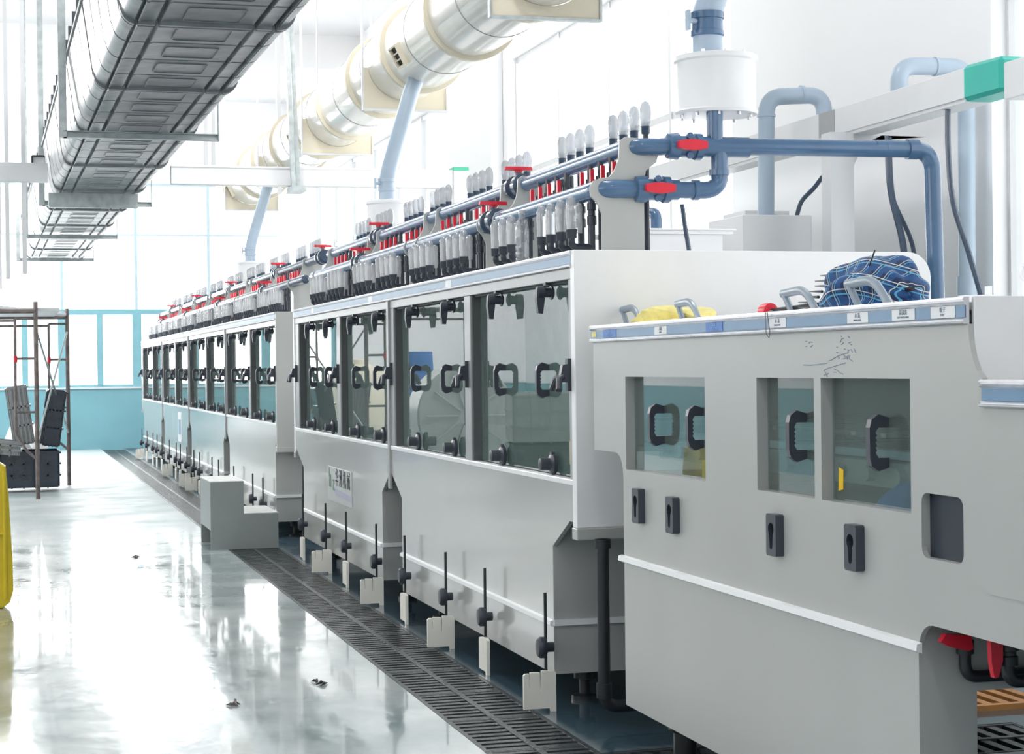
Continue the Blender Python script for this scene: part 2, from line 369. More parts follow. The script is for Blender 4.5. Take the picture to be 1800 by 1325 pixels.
# right wall with tall windows
wr = MB(); t0, t1 = XR, XR+0.3
spans = [(7.35, 10.4), (15.55, 18.0), (26.2, Y1+0.25), (Y0-0.2, 1.5)]
for a, b in spans: wr.box(t0, t1, a, b, 0, H)
wins = [(1.5, 7.35, 4), (10.4, 15.55, 4), (18.0, 26.2, 6)]
for a, b, n in wins: wr.box(t0, t1, a, b, 3.97, H)
wright = tag(wr.build('wall_right', 'wall'), kind='structure')
dd = MB()
for a, b, n in wins: dd.box(t0, t1, a, b, 0, 1.0)
dd.build('dado', 'wall', wright)
pi_ = MB(); pi_.box(XR-0.12, XR, 15.7, 17.9, 0, H); pi_.build('pilaster', 'wall', wright, 0.01)
for a, b, n in wins:
    k += 1; wn = MB()
    for i in range(n+1):
        yy = a+(b-a)*i/n; wn.box(t0+0.08, t0+0.14, yy-0.022, yy+0.022, 1.0, 3.97)
    for zz in (1.0, 2.9, 3.92): wn.box(t0+0.09, t0+0.13, a, b, zz, zz+0.05)
    wo = tag(wn.build('window_%d' % k, 'white_frame'), kind='structure')
    for i in range(n):
        ya, yb = a+(b-a)*i/n+0.022, a+(b-a)*(i+1)/n-0.022
        for z0, z1 in ((1.05, 2.9), (2.95, 3.92)):
            g = MB(); g.box(t0+0.105, t0+0.111, ya, yb, z0, z1); g.build('window_pane', 'pane', wo)
# left wall (seen in the machine windows)
wl = MB(); t0, t1 = XL-0.3, XL
for a, b in ((Y0-0.2, 1.5), (6.0, 7.5), (12.0, 13.5), (18.0, 20.2), (24.5, Y1+0.25)): wl.box(t0, t1, a, b, 0, H)
for a, b in ((1.5, 6.0), (7.5, 12.0), (13.5, 18.0), (20.2, 24.5)): wl.box(t0, t1, a, b, 0, 1.3); wl.box(t0, t1, a, b, 3.9, H)
wleft = tag(wl.build('wall_left', 'wall'), kind='structure')
dd = MB(); dd.box(t1, t1+0.01, Y0, Y1, 0, 0.92); dd.build('dado', 'dado', wleft)
for a, b in ((1.5, 6.0), (7.5, 12.0), (13.5, 18.0), (20.2, 24.5)):  # windows out of view, added to let light into the hall
    k += 1; wn = MB()
    for i in range(5): yy = a+(b-a)*i/4; wn.box(t0+0.1, t0+0.16, yy-0.03, yy+0.03, 1.3, 3.9)
    for zz in (1.3, 2.4, 3.85): wn.box(t0+0.11, t0+0.15, a, b, zz, zz+0.05)
    tag(wn.build('window_%d' % k, 'sash'), kind='structure')
wb = MB(); wb.box(XL-0.2, XR+0.2, Y0-0.25, Y0, 0, 2.7); wb.box(XL-0.2, XR+0.2, Y0-0.25, Y0, 3.9, H)  # unseen wall, its high openings shaped to light upper faces more than lower
for xx in (-4.6, -1.6, 1.6, 4.4): wb.box(xx-0.25, xx+0.25, Y0-0.25, Y0, 2.7, 3.9)
tag(wb.build('wall_back', 'wall'), kind='structure')

# ------------------------------------------------------------------ drain grates
def grate_mesh(cap, wx=0.336, ly=0.506):
    m = MB(); t = 0.028
    m.box(-wx/2, -wx/2+0.016, 0, ly, -t, 0); m.box(wx/2-0.016, wx/2, 0, ly, -t, 0); m.box(-0.011, 0.011, 0, ly, -t, 0.001)
    m.box(-wx/2+0.016, wx/2-0.016, 0, 0.012, -t, -0.001); m.box(-wx/2+0.016, wx/2-0.016, ly-0.012, ly, -t, -0.001)
    return m
def grate_bars(wx=0.336, ly=0.506, n=9):
    m = MB(); p = (ly-0.0)/n
    for i in range(n):
        y = p*(i+0.5)
        for a, b in ((-wx/2+0.016, -0.011), (0.011, wx/2-0.016)): m.box(a, b, y-0.016, y+0.016, -0.024, -0.002)
    return m
g0 = thing('drain_grate', 'dark slotted floor grate at the very near end of the long channel', 'grate', (1.595, 4.37, 0), 'drain grates in the channel along the machines')
grate_mesh(0).build('grate_frame', 'castiron', g0)
gb = grate_bars().build('slot_bars', 'castiron', g0); gb['kind'] = 'stuff'
for i in range(1, 46):
    dup(g0, (1.595, 4.37+0.51*i, 0), 'dark slotted floor grate of the long channel, %s from the near end' % ordw(i+1))
x0 = 1.96
g1 = thing('drain_grate', 'dark floor grate of the cross channel, beside the long channel under the near machine', 'grate', (1.80, 5.06, 0), 'grates of the cross channel', -PI/2)
grate_mesh(0, 0.38, 0.46).build('grate_frame', 'castiron', g1)
gb = grate_bars(0.38, 0.46, 7).build('slot_bars', 'castiron', g1); gb['kind'] = 'stuff'
dup(g1, (2.27, 5.06, 0), 'dark floor grate of the cross channel, behind the near machine foot')
dup(g1, (2.74, 5.06, 0), 'dark floor grate of the cross channel, deepest under the near machine')
og = thing('wooden_grid', 'orange-brown slotted grid lying on the floor behind the near machine leg', 'grid', (3.0, 5.45, 0.0))
m = MB(); m.box(0, 0.5, 0, 0.03, 0, 0.02); m.box(0, 0.5, 0.37, 0.4, 0, 0.02)
for i in range(7): m.box(0.02+0.07*i, 0.055+0.07*i, 0.03, 0.37, 0, 0.018)
m.build('grid_bars', 'orange', og)
for i, yy in enumerate((6.05, 6.3, 6.6)):
    m = MB(); m.tube([(2.6, yy, 0.045), (4.1, yy+0.1, 0.045)], 0.04, 12)
    tag(m.build('floor_pipe', 'white_plastic'), 'pale pipe lying on the floor behind the near machine, %s from the orange grid' % ORD[i], 'pipe', 'pale pipes on the floor')

# ------------------------------------------------------------------ window fittings (parts), local origins on the glass face, aisle side = -X
def handle_mesh(h=0.128, d=0.048, w_=0.020, t=0.017):
    outer = [(0, -h/2+0.008), (-d*0.55, -h/2), (-d*0.9, -h/2+0.012), (-d, -h/2+0.03), (-d, h/2-0.03), (-d*0.9, h/2-0.012), (-d*0.55, h/2), (0, h/2-0.008)]
    inner = [(0, h/2-0.030)]
    inner += [(-d+t+0.004, h/2-0.030), (-d+t, h/2-0.036)]
    k = 5
    for i in range(k):
        z0 = h/2-0.036-(h-0.072)*(i+0.5)/k; inner += [(-d+t-0.003, z0), (-d+t+0.001, z0-(h-0.072)*0.5/k)]
    inner += [(-d+t+0.004, -h/2+0.030), (0, -h/2+0.030)]
    m = MB(); m.prism(outer+inner, 'Y', -w_/2, w_/2); return m.mesh('pull_handle')
def latch_mesh(sign):      # lever latch; sign -1: lever hangs down, +1: points up
    m = MB()
    m.tube([(0, 0, 0), (-0.046, 0, 0)], 0.014, 12); m.tube([(-0.004, 0, 0), (-0.010, 0, 0)], 0.021, 12)
    m.box(-0.028, -0.006, -0.013, 0.013, -0.022*sign, 0.03*-sign)
    m.tube([(-0.030, 0, 0), (-0.050, 0, 0)], 0.019, 12)
    m.prism([(-0.052, 0.014*-sign), (-0.030, 0.014*-sign), (-0.030, 0.02*sign), (-0.036, 0.062*sign), (-0.050, 0.060*sign), (-0.055, 0.02*sign)], 'Y', -0.011, 0.011)
    return m.mesh('wing_latch')
def knob_mesh():
    m = MB(); m.lathe((0, 0, 0), [(0.016, 0), (0.029, -0.002), (0.030, -0.012), (0.022, -0.016), (0.017, -0.018), (0.017, -0.044), (0.010, -0.046)], 14, 'X')
    m.prism(rrect(-0.011, 0.011, -0.034, 0.034, 0.010, 3), 'X', -0.004, -0.014)
    return m.mesh('clamp_knob')
def mid_mesh():
    m = MB(); m.tube([(0.008, 0, 0), (-0.030, 0, 0)], 0.013, 12); m.box(-0.012, 0.004, -0.014, 0.014, -0.052, 0.058)
    m.prism([(-0.012, 0.040), (-0.030, 0.036), (-0.042, -0.022), (-0.012, -0.022)], 'Y', -0.016, 0.010)
    m.tube([(-0.028, -0.01, -0.002), (-0.044, -0.016, -0.012), (-0.052, -0.04, -0.048)], 0.011, 8)
    m.tube([(-0.028, 0.008, -0.002), (-0.040, 0.03, -0.01), (-0.046, 0.06, -0.046)], 0.011, 8)
    return m.mesh('turn_latch')
def kh_mesh():      # keyhole shaped holder block
    m = MB(); o = rrect(-0.029, 0.029, -0.052, 0.052, 0.007, 3)
    hole = fil(0, 0.014, 0.017, -50, 230, 12) + fil(0, -0.028, 0.0085, 200, 340, 6)
    m.prism([o, hole], 'X', 0, -0.022); m.prism(rrect(-0.025, 0.025, -0.048, 0.048, 0.006, 3), 'X', 0, -0.003)
    return m.mesh('handle_holder')
MS = dict(handle=handle_mesh(), ldown=latch_mesh(-1), lup=latch_mesh(1), knob=knob_mesh(), mid=mid_mesh(), kh=kh_mesh())
for kk, vv in MS.items(): vv.materials.append(MT['knob'])
def put(me, name, loc, parent, scale=1.0):
    o = bpy.data.objects.new(name, MS[me]); COL.objects.link(o); o.parent = parent; o.location = loc
    if scale != 1.0: o.scale = (scale,)*3
    return o

# ------------------------------------------------------------------ the long process machines (front plane X = 1.841)
def strip(parent, y0, y1, z0, z1, x=XB, plates=(), edge=True):
    m = MB(); h = z1-z0
    prof = [(x+0.004, z0), (x-0.008, z0), (x-0.012, z0+0.003), (x-0.008, z0+0.006), (x-0.011, z0+0.009), (x-0.006, z0+0.012),
            (x-0.003, z0+0.0125), (x-0.003, z1-0.0165), (x-0.006, z1-0.016), (x-0.011, z1-0.012), (x-0.007, z1-0.009), (x-0.012, z1-0.005), (x-0.007, z1), (x+0.004, z1)]
    m.prism(prof, 'Y', y0, y1); t = m.build('top_rail', 'alu', parent); t['label'] = 'aluminium edge rail with pale blue inlay band'
    b = MB(); b.box(x-0.0032, x-0.005, y0+0.002, y1-0.002, z0+0.0128, z1-0.017); b.build('inlay_band', 'band', t)
    return t
def machine(name, label, ys, ye, bays, ztop, near_w, joints, tank_near, gap, parity):
    """ys..ye along Y, bays = list of post Y centres including both ends"""
    root = thing(name, label, 'machine', (0, 0, 0))
    zt0 = ztop-0.057
    # roof, back, bottom deck and chamber lining
    m = MB(); m.box(XB+0.02, 3.14, ys, ye, ztop-0.03, ztop-0.01); m.build('roof_sheet', 'white_plastic', root)
    m = MB(); m.box(3.12, 3.15, ys, ye, 0.1, ztop-0.01); m.box(XB+0.03, 3.12, ys, ye, 0.80, 0.815)
    m.build('chamber_lining', 'teal_in', root)
    # end panels
    for yy, s in ((ys-0.045, 1), (ye, 1)):
        m = MB(); pts = [(XB-0.004, 0.655), (3.164, 0.655)] + fil(3.164-0.09, ztop-0.09, 0.09, 0, 90, 6) + [(XB-0.004, ztop)]
        m.prism(pts, 'Y', yy, yy+0.045); e = m.build('end_panel', 'white_plastic' if name.endswith('near') else 'panel_matt', root, 0.003)
        m = MB(); m.box(XB-0.008, 3.17, yy-0.012, yy+0.045, 0.615, 0.655); m.build('drip_edge', 'panel_matt', root, 0.004)
    # lintel, sill, posts
    m = MB(); m.box(XB, XB+0.045, ys, ye, zt0-0.038, zt0); m.build('lintel', 'frame', root, 0.002)
    m = MB(); m.box(XB-0.004, XB+0.046, ys, ye, 0.795, 0.815); m.build('sill', 'white_plastic', root, 0.003)
    m = MB(); m.box(XB+0.016, XB+0.026, ys, ye, zt0-0.046, zt0-0.036); m.build('gasket', 'rubber', root)
    for i, yb in enumerate(bays):
        wdt = 0.10 if 0 < i < len(bays)-1 else 0.04
        ya = yb-wdt/2 if 0 < i < len(bays)-1 else (ys if i == 0 else ye-0.15)
        yc = ya+wdt if i < len(bays)-1 else ye
        m = MB(); m.box(XB+0.001, XB+0.045, ya, yc, 0.815, zt0-0.038); p = m.build('window_post', 'frame', root, 0.003)
        if i > 0: m = MB(); m.box(XB+0.008, XB+0.044, ya-0.012, ya, 0.815, zt0-0.04); m.build('reveal_dark_strip', 'reveal_dark', p)  # dark strip added to darken the recessed reveal beside each post
        put('mid', 'turn_latch', (XB-0.002, (ya+yc)/2, 1.165), p)
    for i in range(len(bays)-1):
        a = bays[i]+(0.05 if i else 0.03); b = bays[i+1]-(0.05 if i < len(bays)-2 else 0.12)
        if i == 0: a = ys+0.04
        gl = MB(); gl.box(XB+0.038, XB+0.044, a, b, 0.815, zt0-0.038); g = gl.build('window_pane', 'glass', root)
        L = b-a
        for t in (0.27, 0.70): put('handle', 'pull_handle', (XB+0.038, a+L*t, 1.148), g)
        for t in (0.12, 0.62): put('ldown', 'wing_latch', (XB+0.03, a+L*t+0.1, zt0-0.072), g, 1.2)
        for t in (0.12, 0.62): put('knob', 'clamp_knob', (XB+0.03, a+L*t+0.1, 0.853), g, 1.3)
    # vertical trim strip at tank joints
    for yj in joints:
        m = MB(); m.box(XB-0.010, XB+0.004, yj-0.022, yj+0.022, 0.60, zt0); m.build('joint_trim', 'frame', root, 0.002)
    strip(root, ys-0.01, ye, zt0, ztop)
    # tanks below, each front sheet with its chamfered upper corners
    edges = [ys] + joints + [ye]
    for i in range(len(edges)-1):
        a, b = edges[i], edges[i+1]
        ta = (tank_near if i == 0 else a+gap[1]); tb = b-gap[0] if i < len(edges)-2 else b-gap[0]-0.05
        sh = 0.57; top = 0.672
        pts = [(a, 0.795), (a, top), (a+0.03 if i else a+0.045, top), (ta, sh), (ta, 0.12), (tb, 0.12), (tb, sh), (b-0.03, top), (b, top), (b, 0.795)]
        m = MB(); m.prism(pts, 'X', XB, XB+0.016); tk = m.build('tank_front', 'panel', root)
        m = MB(); m.box(XB+0.016, 3.05, ta, ta+0.02, 0.12, 0.66); m.box(XB+0.016, 3.05, tb-0.02, tb, 0.12, 0.66); m.box(XB+0.016, 3.05, ta+0.02, tb-0.02, 0.12, 0.14)
        m.build('tank_end', 'panel_matt', tk)
        m = MB(); m.prism([(XB-0.014, 0.292), (XB, 0.286), (XB, 0.31), (XB-0.012, 0.306)], 'Y', ta, tb); m.box(XB+0.0, 2.9, ta-0.012, ta, 0.29, 0.31)
        m.build('ledge_rail', 'white_plastic', tk)
        for yy in (ta+0.15, tb-0.15):
            m = MB(); m.lathe((XB+0.16, yy, 0), [(0.05, 0.0), (0.05, 0.015), (0.02, 0.02), (0.02, 0.07), (0.04, 0.075), (0.04, 0.12)], 12); m.build('machine_foot', 'black', tk)
    return root
LB = 'long grey process machine with glass windows, '
mB = machine('process_machine_near', LB+'the middle unit, directly behind the near low machine', 5.745, 11.70, [5.765, 7.16, 8.66, 10.12, 11.6], 1.586, 0, [8.71], 5.99, (0.25, 0.215), 0)
mB.name = 'process_machine'
mC = machine('process_machine_far', LB+'the farthest unit, running back to the turquoise wall', 12.56, 25.2, [12.58, 13.98, 15.52, 17.1, 18.72, 20.26, 21.88, 23.4, 25.1], 1.60, 0, [15.52, 18.72, 21.92], 12.62, (0.22, 0.22), 0)
mC.name = 'process_machine.001'
# drain pipes standing in the gaps
for xx, yy, a, lb in ((1.913, 5.66, 0.62, 'black vertical drain pipe in the gap between the near machine and the middle machine'), (1.98, 12.2, 0.7, 'black vertical drain pipe in the gap between the middle and farthest machines')):
    m = MB(); m.tube(path([(xx, yy, a), (xx, yy, 0.06), (xx+0.4, yy, 0.06)], 0.05), 0.021, 12); m.lathe((xx, yy, a-0.03), [(0.028, 0), (0.028, 0.03)], 12); m.lathe((xx, yy, 0.09), [(0.027, 0), (0.027, 0.05)], 12)
    tag(m.build('drain_pipe', 'black'), lb, 'pipe')
# logo plate on the middle machine
lp = thing('logo_plate', 'white maker logo plate with green letters and black script on the middle machine', 'sign', (0, 0, 0))
m = MB(); m.box(XB-0.003, XB, 9.74, 10.50, 0.425, 0.625); m.build('sign_plate', 'sign_bg', lp, 0.001)
m = MB(); m.add([(XB-0.0036, 9.76, 0.452), (XB-0.0036, 10.26, 0.468), (XB-0.0036, 10.26, 0.508), (XB-0.0036, 9.76, 0.492), (XB-0.003, 9.76, 0.452), (XB-0.003, 10.26, 0.468), (XB-0.003, 10.26, 0.508), (XB-0.003, 9.76, 0.492)], [(0,1,2,3),(4,7,6,5),(0,4,5,1),(1,5,6,2),(2,6,7,3),(3,7,4,0)]); m.build('sign_underline', 'sign_lilac', lp)
text('h', XB-0.004, 10.415, 0.555, 0.165, 'ink_green', lp); text('z', XB-0.004, 10.305, 0.532, 0.14, 'ink_green', lp)
for ch_, yy in zip('华洲机械', (10.195, 10.075, 9.955, 9.835)): text(ch_, XB-0.004, yy, 0.563, 0.098, 'ink', lp, sy=1.12)
m = MB(); m.box(XB-0.005, XB-0.003, 22.3, 22.9, 0.42, 0.58)
nt_ = thing('notice_plate', 'small white notice plate on the lower panel of the farthest machine', 'notice', (0,0,0))
m = MB(); m.prism(rrect(19.55, 19.95, 0.42, 0.74, 0.02), 'X', XB-0.004, XB); m.build('plate', 'label', nt_)
m = MB(); m.box(XB-0.0045, XB-0.004, 19.62, 19.88, 0.50, 0.66); m.build('printed_panel', 'band', nt_)
# white name plates on the rail of the middle machine
for i, yy in enumerate((7.45, 9.15, 10.95)):
    m = MB(); m.box(XB-0.0056, XB-0.005, yy-0.05, yy+0.05, 1.541, 1.571)
    o = m.build('name_plate', 'label', mB)
    
# ------------------------------------------------------------------ adjusting feet: white plate, black rod, oval knob
def foot(name, label, y, cross, group):
    t = thing(name, label, 'foot plate', (1.80, y, 0), group)
    m = MB(); m.tube([(0, 0, 0.06), (0, 0, 0.412)], 0.0058, 8); m.build('adjusting_rod', 'black', t)
    m = MB(); m.lathe((-0.012, 0, 0.222), [(0.014, 0.04), (0.014, 0.012), (0.027, 0.012), (0.030, 0.004), (0.030, -0.010), (0.024, -0.018), (0.012, -0.020)], 14, 'X')
    for i, v in enumerate(m.v): m.v[i] = (v[0], v[1], 0.222+(v[2]-0.222)*1.25)
    m.build('clamp_knob', 'knob', t)
    m = MB()
    W = 0.118; hh = 0.135
    def slab(pts, hole):
        return pts
    pr = [(0, 0.012), (0, hh-0.006), (0.006, hh), (0.020, hh), (0.021, hh-0.05), (0.023, hh-0.05), (0.024, hh+0.004), (0.060, hh+0.002), (0.061, hh-0.06), (0.064, hh-0.06), (0.065, hh+0.008), (W-0.006, hh+0.006), (W, hh), (W, 0), (W-0.02, 0), (W-0.022, 0.012)]
    if cross: m.prism([(p[0]-0.086, p[1]) for p in pr], 'Y', -0.016, -0.004)
    else: m.prism([(0.06-p[0], p[1]) for p in pr], 'X', -0.012, 0.002)
    m.build('foot_plate', 'hdpe', t, 0.002)
    if not cross: t.rotation_euler = (0, 0, 0.0)
    return t
ysB = (5.956, 6.767, 7.414, 8.224, 8.891, 9.72, 10.371, 11.198)
crB = (1, 0, 1, 0, 1, 0, 1, 0)
fa = None; fb = None
for i, (y, cflag) in enumerate(zip(ysB, crB)):
    lab = 'slotted white foot plate with black rod, %s along the middle machine' % ORD[i]
    if cflag: fa = foot('foot_plate_stand', lab, y, True, 'foot plates of the middle machine') if fa is None else dup(fa, (1.80, y, 0), lab)
    else: fb = foot('foot_plate_stand', lab, y, False, 'foot plates of the middle machine') if fb is None else dup(fb, (1.80, y, 0), lab)
ysC = (13.0, 13.55, 14.7, 15.785, 16.3, 17.343, 17.9, 18.6, 19.3, 19.778, 20.6, 21.6, 22.3, 22.911, 23.9, 24.8)
crC = (0, 0, 1, 0, 0, 0, 1, 1, 0, 0, 1, 0, 0, 0, 0, 1)
for i, (y, cflag) in enumerate(zip(ysC, crC)):
    dup(fa if cflag else fb, (1.80, y, 0), 'white foot plate with black rod, %s along the farthest machine' % ORD[i], 'foot plates of the farthest machine')

# ------------------------------------------------------------------ near low machine
mA = thing('process_machine', 'low grey process machine at the right front, with handwriting and three windows', 'machine')
yn = 2.3
outer = [(5.52, 1.273), (5.52, 0.926), (5.36, 0.926)] + fil(5.36, 0.836, 0.09, 90, 0, 5)[:0] + [(5.30, 0.926)] + fil(5.31, 0.856, 0.07, 90, 180, 5) + [(5.24, 0.148), (3.385, 0.148), (3.385, 0.60)] + \
        fil(3.335, 0.603, 0.05, 180-0, 90, 5)[0:0] + fil(3.325, 0.593, 0.06, 0, 90, 5) + [(yn, 0.655), (yn, 1.11), (3.07, 1.11), (3.117, 1.115)] + fil(3.075+0.0, 1.261, 0.1, 0, 0, 1)[0:0] + \
        [(3.12, 1.165), (3.14, 1.18), (3.158, 1.21), (3.168, 1.24), (3.172, 1.273)]
def W(ya, yb, z0=0.878, z1=1.163): return [(ya, z0), (yb, z0), (yb, z1), (ya, z1)]
w1, w2, w3 = W(4.563, 5.212), W(3.878, 4.213), W(3.411, 3.841)
hole = rrect(3.197, 3.367, 0.791, 0.926, 0.022, 4)
m = MB(); m.prism([outer, w1, w2, w3, hole], 'X', XB, XB+0.012); fs_ = m.build('front_sheet', 'panel_matt', mA)
def reveal(a, b, z0, z1, dpt=0.035, mt='panel_matt'):
    m = MB(); t = 0.006
    m.box(XB+0.012, XB+dpt, a-t, a, z0-t, z1+t); m.box(XB+0.012, XB+dpt, b, b+t, z0-t, z1+t); m.box(XB+0.012, XB+dpt, a, b, z0-t, z0); m.box(XB+0.012, XB+dpt, a, b, z1, z1+t)
    m.build('window_reveal', mt, mA)
for (a, b), hs in (((4.563, 5.212), (4.963, 4.657)), ((3.878, 4.213), (3.992,)), ((3.411, 3.841), (3.572,))):
    reveal(a, b, 0.878, 1.163)
    g = MB(); g.box(XB+0.030, XB+0.035, a, b, 0.878, 1.163); g = g.build('window_pane', 'glass', mA)
    for hy in hs: put('handle', 'pull_handle', (XB+0.030, hy, 1.022), g, 0.98)
reveal(3.197, 3.367, 0.791, 0.926, 0.02)
m = MB(); m.box(XB+0.02, XB+0.026, 3.19, 3.375, 0.785, 0.932); m.build('hatch_pane', 'dark', mA)
for y, z in ((5.075, 0.776), (4.79, 0.770), (4.085, 0.775), (3.655, 0.784)): put('kh', 'handle_holder', (XB, y, z), mA)
m = MB(); m.prism([(XB-0.014, 0.594), (XB, 0.588), (XB, 0.611), (XB-0.012, 0.608)], 'Y', 3.37, 5.26); m.build('ledge_rail', 'white_plastic', mA)
m = MB()
m.box(XB+0.012, 3.15, 5.50, 5.52, 0.926, 1.30); m.box(XB+0.012, 3.15, 5.22, 5.24, 0.148, 0.87); m.box(XB+0.012, 3.15, 5.24, 5.50, 0.93, 0.945); m.build('end_panel', 'panel_matt', mA)
m = MB(); m.box(3.13, 3.15, 2.3, 5.5, 0.15, 1.31); m.box(XB+0.05, 3.13, 2.3, 5.2, 0.84, 0.855); m.build('chamber_lining', 'teal_in', mA)
m = MB(); m.box(XB+0.02, 3.15, 3.17, 5.52, 1.30, 1.318); lid = m.build('lid_sheet', 'white_plastic', mA, 0.002)
m = MB(); m.box(XB+0.012, 3.1, 3.385, 3.40, 0.50, 0.655); m.box(XB+0.012, 1.977, 3.385, 3.40, 0.0, 0.50); m.box(XB+0.0, XB+0.012, 3.385, 3.42, 0.0, 0.148); m.build('tank_end', 'panel_matt', mA)
m = MB(); m.prism([(XB+0.0125, 1.06), (2.9, 1.06), (2.9, 1.328), (XB+0.0125, 1.328)], 'Y', 3.168, 3.18); m.build('end_panel', 'white_plastic', mA, 0.002)
m = MB(); m.box(XB+0.012, 3.1, yn, 3.16, 1.10, 1.112); m.box(XB+0.012, 3.1, yn, 3.16, 0.655, 0.667); m.build('deck_sheet', 'panel_matt', mA)
m = MB(); m.prism(rrect(yn, 3.118, 0.745, 0.985, 0.02), 'X', XB-0.0025, XB); m.build('access_cover', 'panel_matt', mA)
stA = strip(mA, 3.173, 5.53, 1.273, 1.327)
stD = strip(mA, yn, 3.117, 1.109, 1.163)
# foot of the near machine
for yy in (5.05, 3.6):
    m = MB(); m.lathe((XB+0.12, yy, 0), [(0.055, 0), (0.055, 0.012), (0.035, 0.02), (0.035, 0.09), (0.05, 0.10), (0.05, 0.148)], 14); m.build('machine_foot', 'black', mA)
# things inside behind the windows
m = MB()
for i in range(16): m.tube([(2.0, 3.0+0.155*i, 0.93), (3.1, 3.0+0.155*i, 0.93)], 0.018, 8)
for i in range(16): m.box(2.0, 3.1, 3.05+0.155*i, 3.075+0.155*i, 1.02, 1.03)
m.box(2.02, 2.06, 2.6, 5.4, 0.90, 0.96)
m.build('transport_rollers', 'frame', mA)
m = MB(); m.box(2.05, 2.09, 2.6, 5.3, 0.965, 0.985)
m.box(2.15, 2.19, 4.95, 5.1, 0.87, 1.2); m.build('spray_pipe', 'pale_pvc', mA)
m = MB(); m.box(1.95, 2.2, 4.62, 4.86, 0.86, 0.92); m.build('orange_tray', 'amber', mA)
m = MB(); m.lathe((2.0, 3.70, 0.86), [(0.09, 0), (0.07, 0.03), (0.03, 0.06), (0.0, 0.065)], 12); m.build('blue_cloth', 'label_blue', mA)
for y, z, s in ((3.925, 0.905, 1), (3.80, 0.925, -1)):
    m = MB(); m.prism([(y-0.012*s, z-0.025), (y+0.012*s, z-0.02), (y+0.014*s, z+0.025), (y-0.008*s, z+0.03)], 'X', XB+0.0285, XB+0.0298); m.build('tape_marker', 'amber', mA)
m = MB(); m.box(XB+0.0245, XB+0.0255, 5.835, 5.86, 0.86, 0.94)
m.build('tape_marker', 'amber', mB)
# rail labels
def plate(parent, yc, wd, z0, z1, mt, l1, l2, tm, s1, s2):
    m = MB(); m.box(XB-0.0062, XB-0.0050, yc-wd/2, yc+wd/2, z0, z1); p = m.build('label_plate', mt, parent, 0.0005)
    if l1: text(l1, XB-0.0066, yc, z0+(z1-z0)*0.68, s1, tm, p)
    if l2: text(l2, XB-0.0066, yc, z0+(z1-z0)*0.27, s2, tm, p)
z0, z1 = 1.2865, 1.3105
plate(stA, 5.338, 0.125, z0, z1, 'label_blue', '隔离', 'ISOLATION', 'ink_pale', 0.012, 0.0105)
plate(stA, 4.884, 0.10, z0, z1, 'label', '入板', 'INPUT', 'ink_grey', 0.012, 0.006)
plate(stA, 4.476, 0.118, z0, z1, 'label_blue', '隔离', 'ISOLATION', 'ink_pale', 0.012, 0.0105)
plate(stA, 4.067, 0.098, z0, z1, 'label', '水 洗', 'WATER RINSE', 'ink_grey', 0.012, 0.006)
plate(stA, 3.637, 0.102, z0, z1, 'label', '水 洗', 'WATER RINSE', 'ink_grey', 0.012, 0.006)
plate(stA, 3.426, 0.10, z0, z1, 'label', '溢流洗', 'CITY WATER RINSE', 'ink_grey', 0.012, 0.006)
plate(stA, 3.26, 0.098, z0, z1, 'label', '吸干', 'DRY', 'ink_grey', 0.012, 0.008)
m = MB(); m.box(XB-0.0062, XB-0.005, 5.475, 5.515, 1.29, 1.307); m.build('label_plate', 'yellow_bag', stA)
# handwriting on the front sheet
hw = MB()
def stroke(pts, r=0.0009):
    hw.tube([(XB-0.0006, y, z) for y, z in pts], r, 5)
def pz(px, py):    # marker-pen strokes laid out on the sheet: sheet coordinates from a 1400 x 800 sketch grid
    return (4.003-0.0002305*px, 1.264-0.0001045*py)
for st in ([(300,668),(480,675),(660,660),(860,632)], [(890,580),(930,575),(1080,490),(1200,440),(1320,415)], [(790,800),(800,780),(900,735),(1100,680),(1280,628)],
           [(780,900),(890,860)], [(800,800),(850,880),(860,940)], [(1100,800),(1150,850),(1215,872)], [(1330,340),(1330,420)], [(1330,360),(1400,345)], [(1410,360),(1420,410)], [(1460,330),(1500,420)],
           [(1350,470),(1350,540),(1430,600)], [(1230,450),(1310,540)], [(1240,500),(1310,500)], [(1230,535),(1270,530)], [(1310,480),(1315,560)], [(355,130),(390,132)], [(440,175),(470,148),(525,158)], [(355,250),(395,240)], [(480,262),(525,225)],
           [(1335,55),(1370,90)], [(1180,40),(1195,60)], [(1160,180),(1200,100),(1240,95)], [(1075,285),(1100,288)], [(1240,325),(1275,335)], [(1070,400),(1105,405)], [(1115,520),(1145,525)], [(1380,235),(1410,245)], [(1340,200),(1390,185)], [(1190,230),(1230,190)], [(1010,760),(1080,790)], [(1000,830),(1060,835)]):
    stroke([pz(*p) for p in st])
hw.build('handwriting', 'ink_grey', mA)

# red handled valves and black pipes under the near machine end
vv_ = thing('valve_assembly', 'black pipe pair with red-handled valves tucked under the near machine end', 'valve', (0,0,0))
m = MB(); m.tube(path([(1.935, 3.36, 0.64), (1.935, 3.36, 0.535), (2.6, 3.36, 0.535)], 0.03), 0.013, 10); m.lathe((1.935, 3.36, 0.585), [(0.019, 0), (0.019, 0.03)], 10)
m.tube(path([(1.975, 3.26, 0.64), (1.975, 3.26, 0.54), (2.6, 3.26, 0.54)], 0.03), 0.014, 10); m.lathe((1.975, 3.26, 0.575), [(0.022, 0), (0.022, 0.018), (0.018, 0.02), (0.018, 0.028), (0.024, 0.03), (0.024, 0.05)], 12); m.build('pipe', 'black', vv_)
m = MB(); m.prism([(1.86, 0.618), (1.872, 0.634), (1.93, 0.628), (1.935, 0.60), (1.925, 0.596), (1.88, 0.607)], 'Y', 3.325, 3.34); m.build('valve_handle', 'red', vv_)
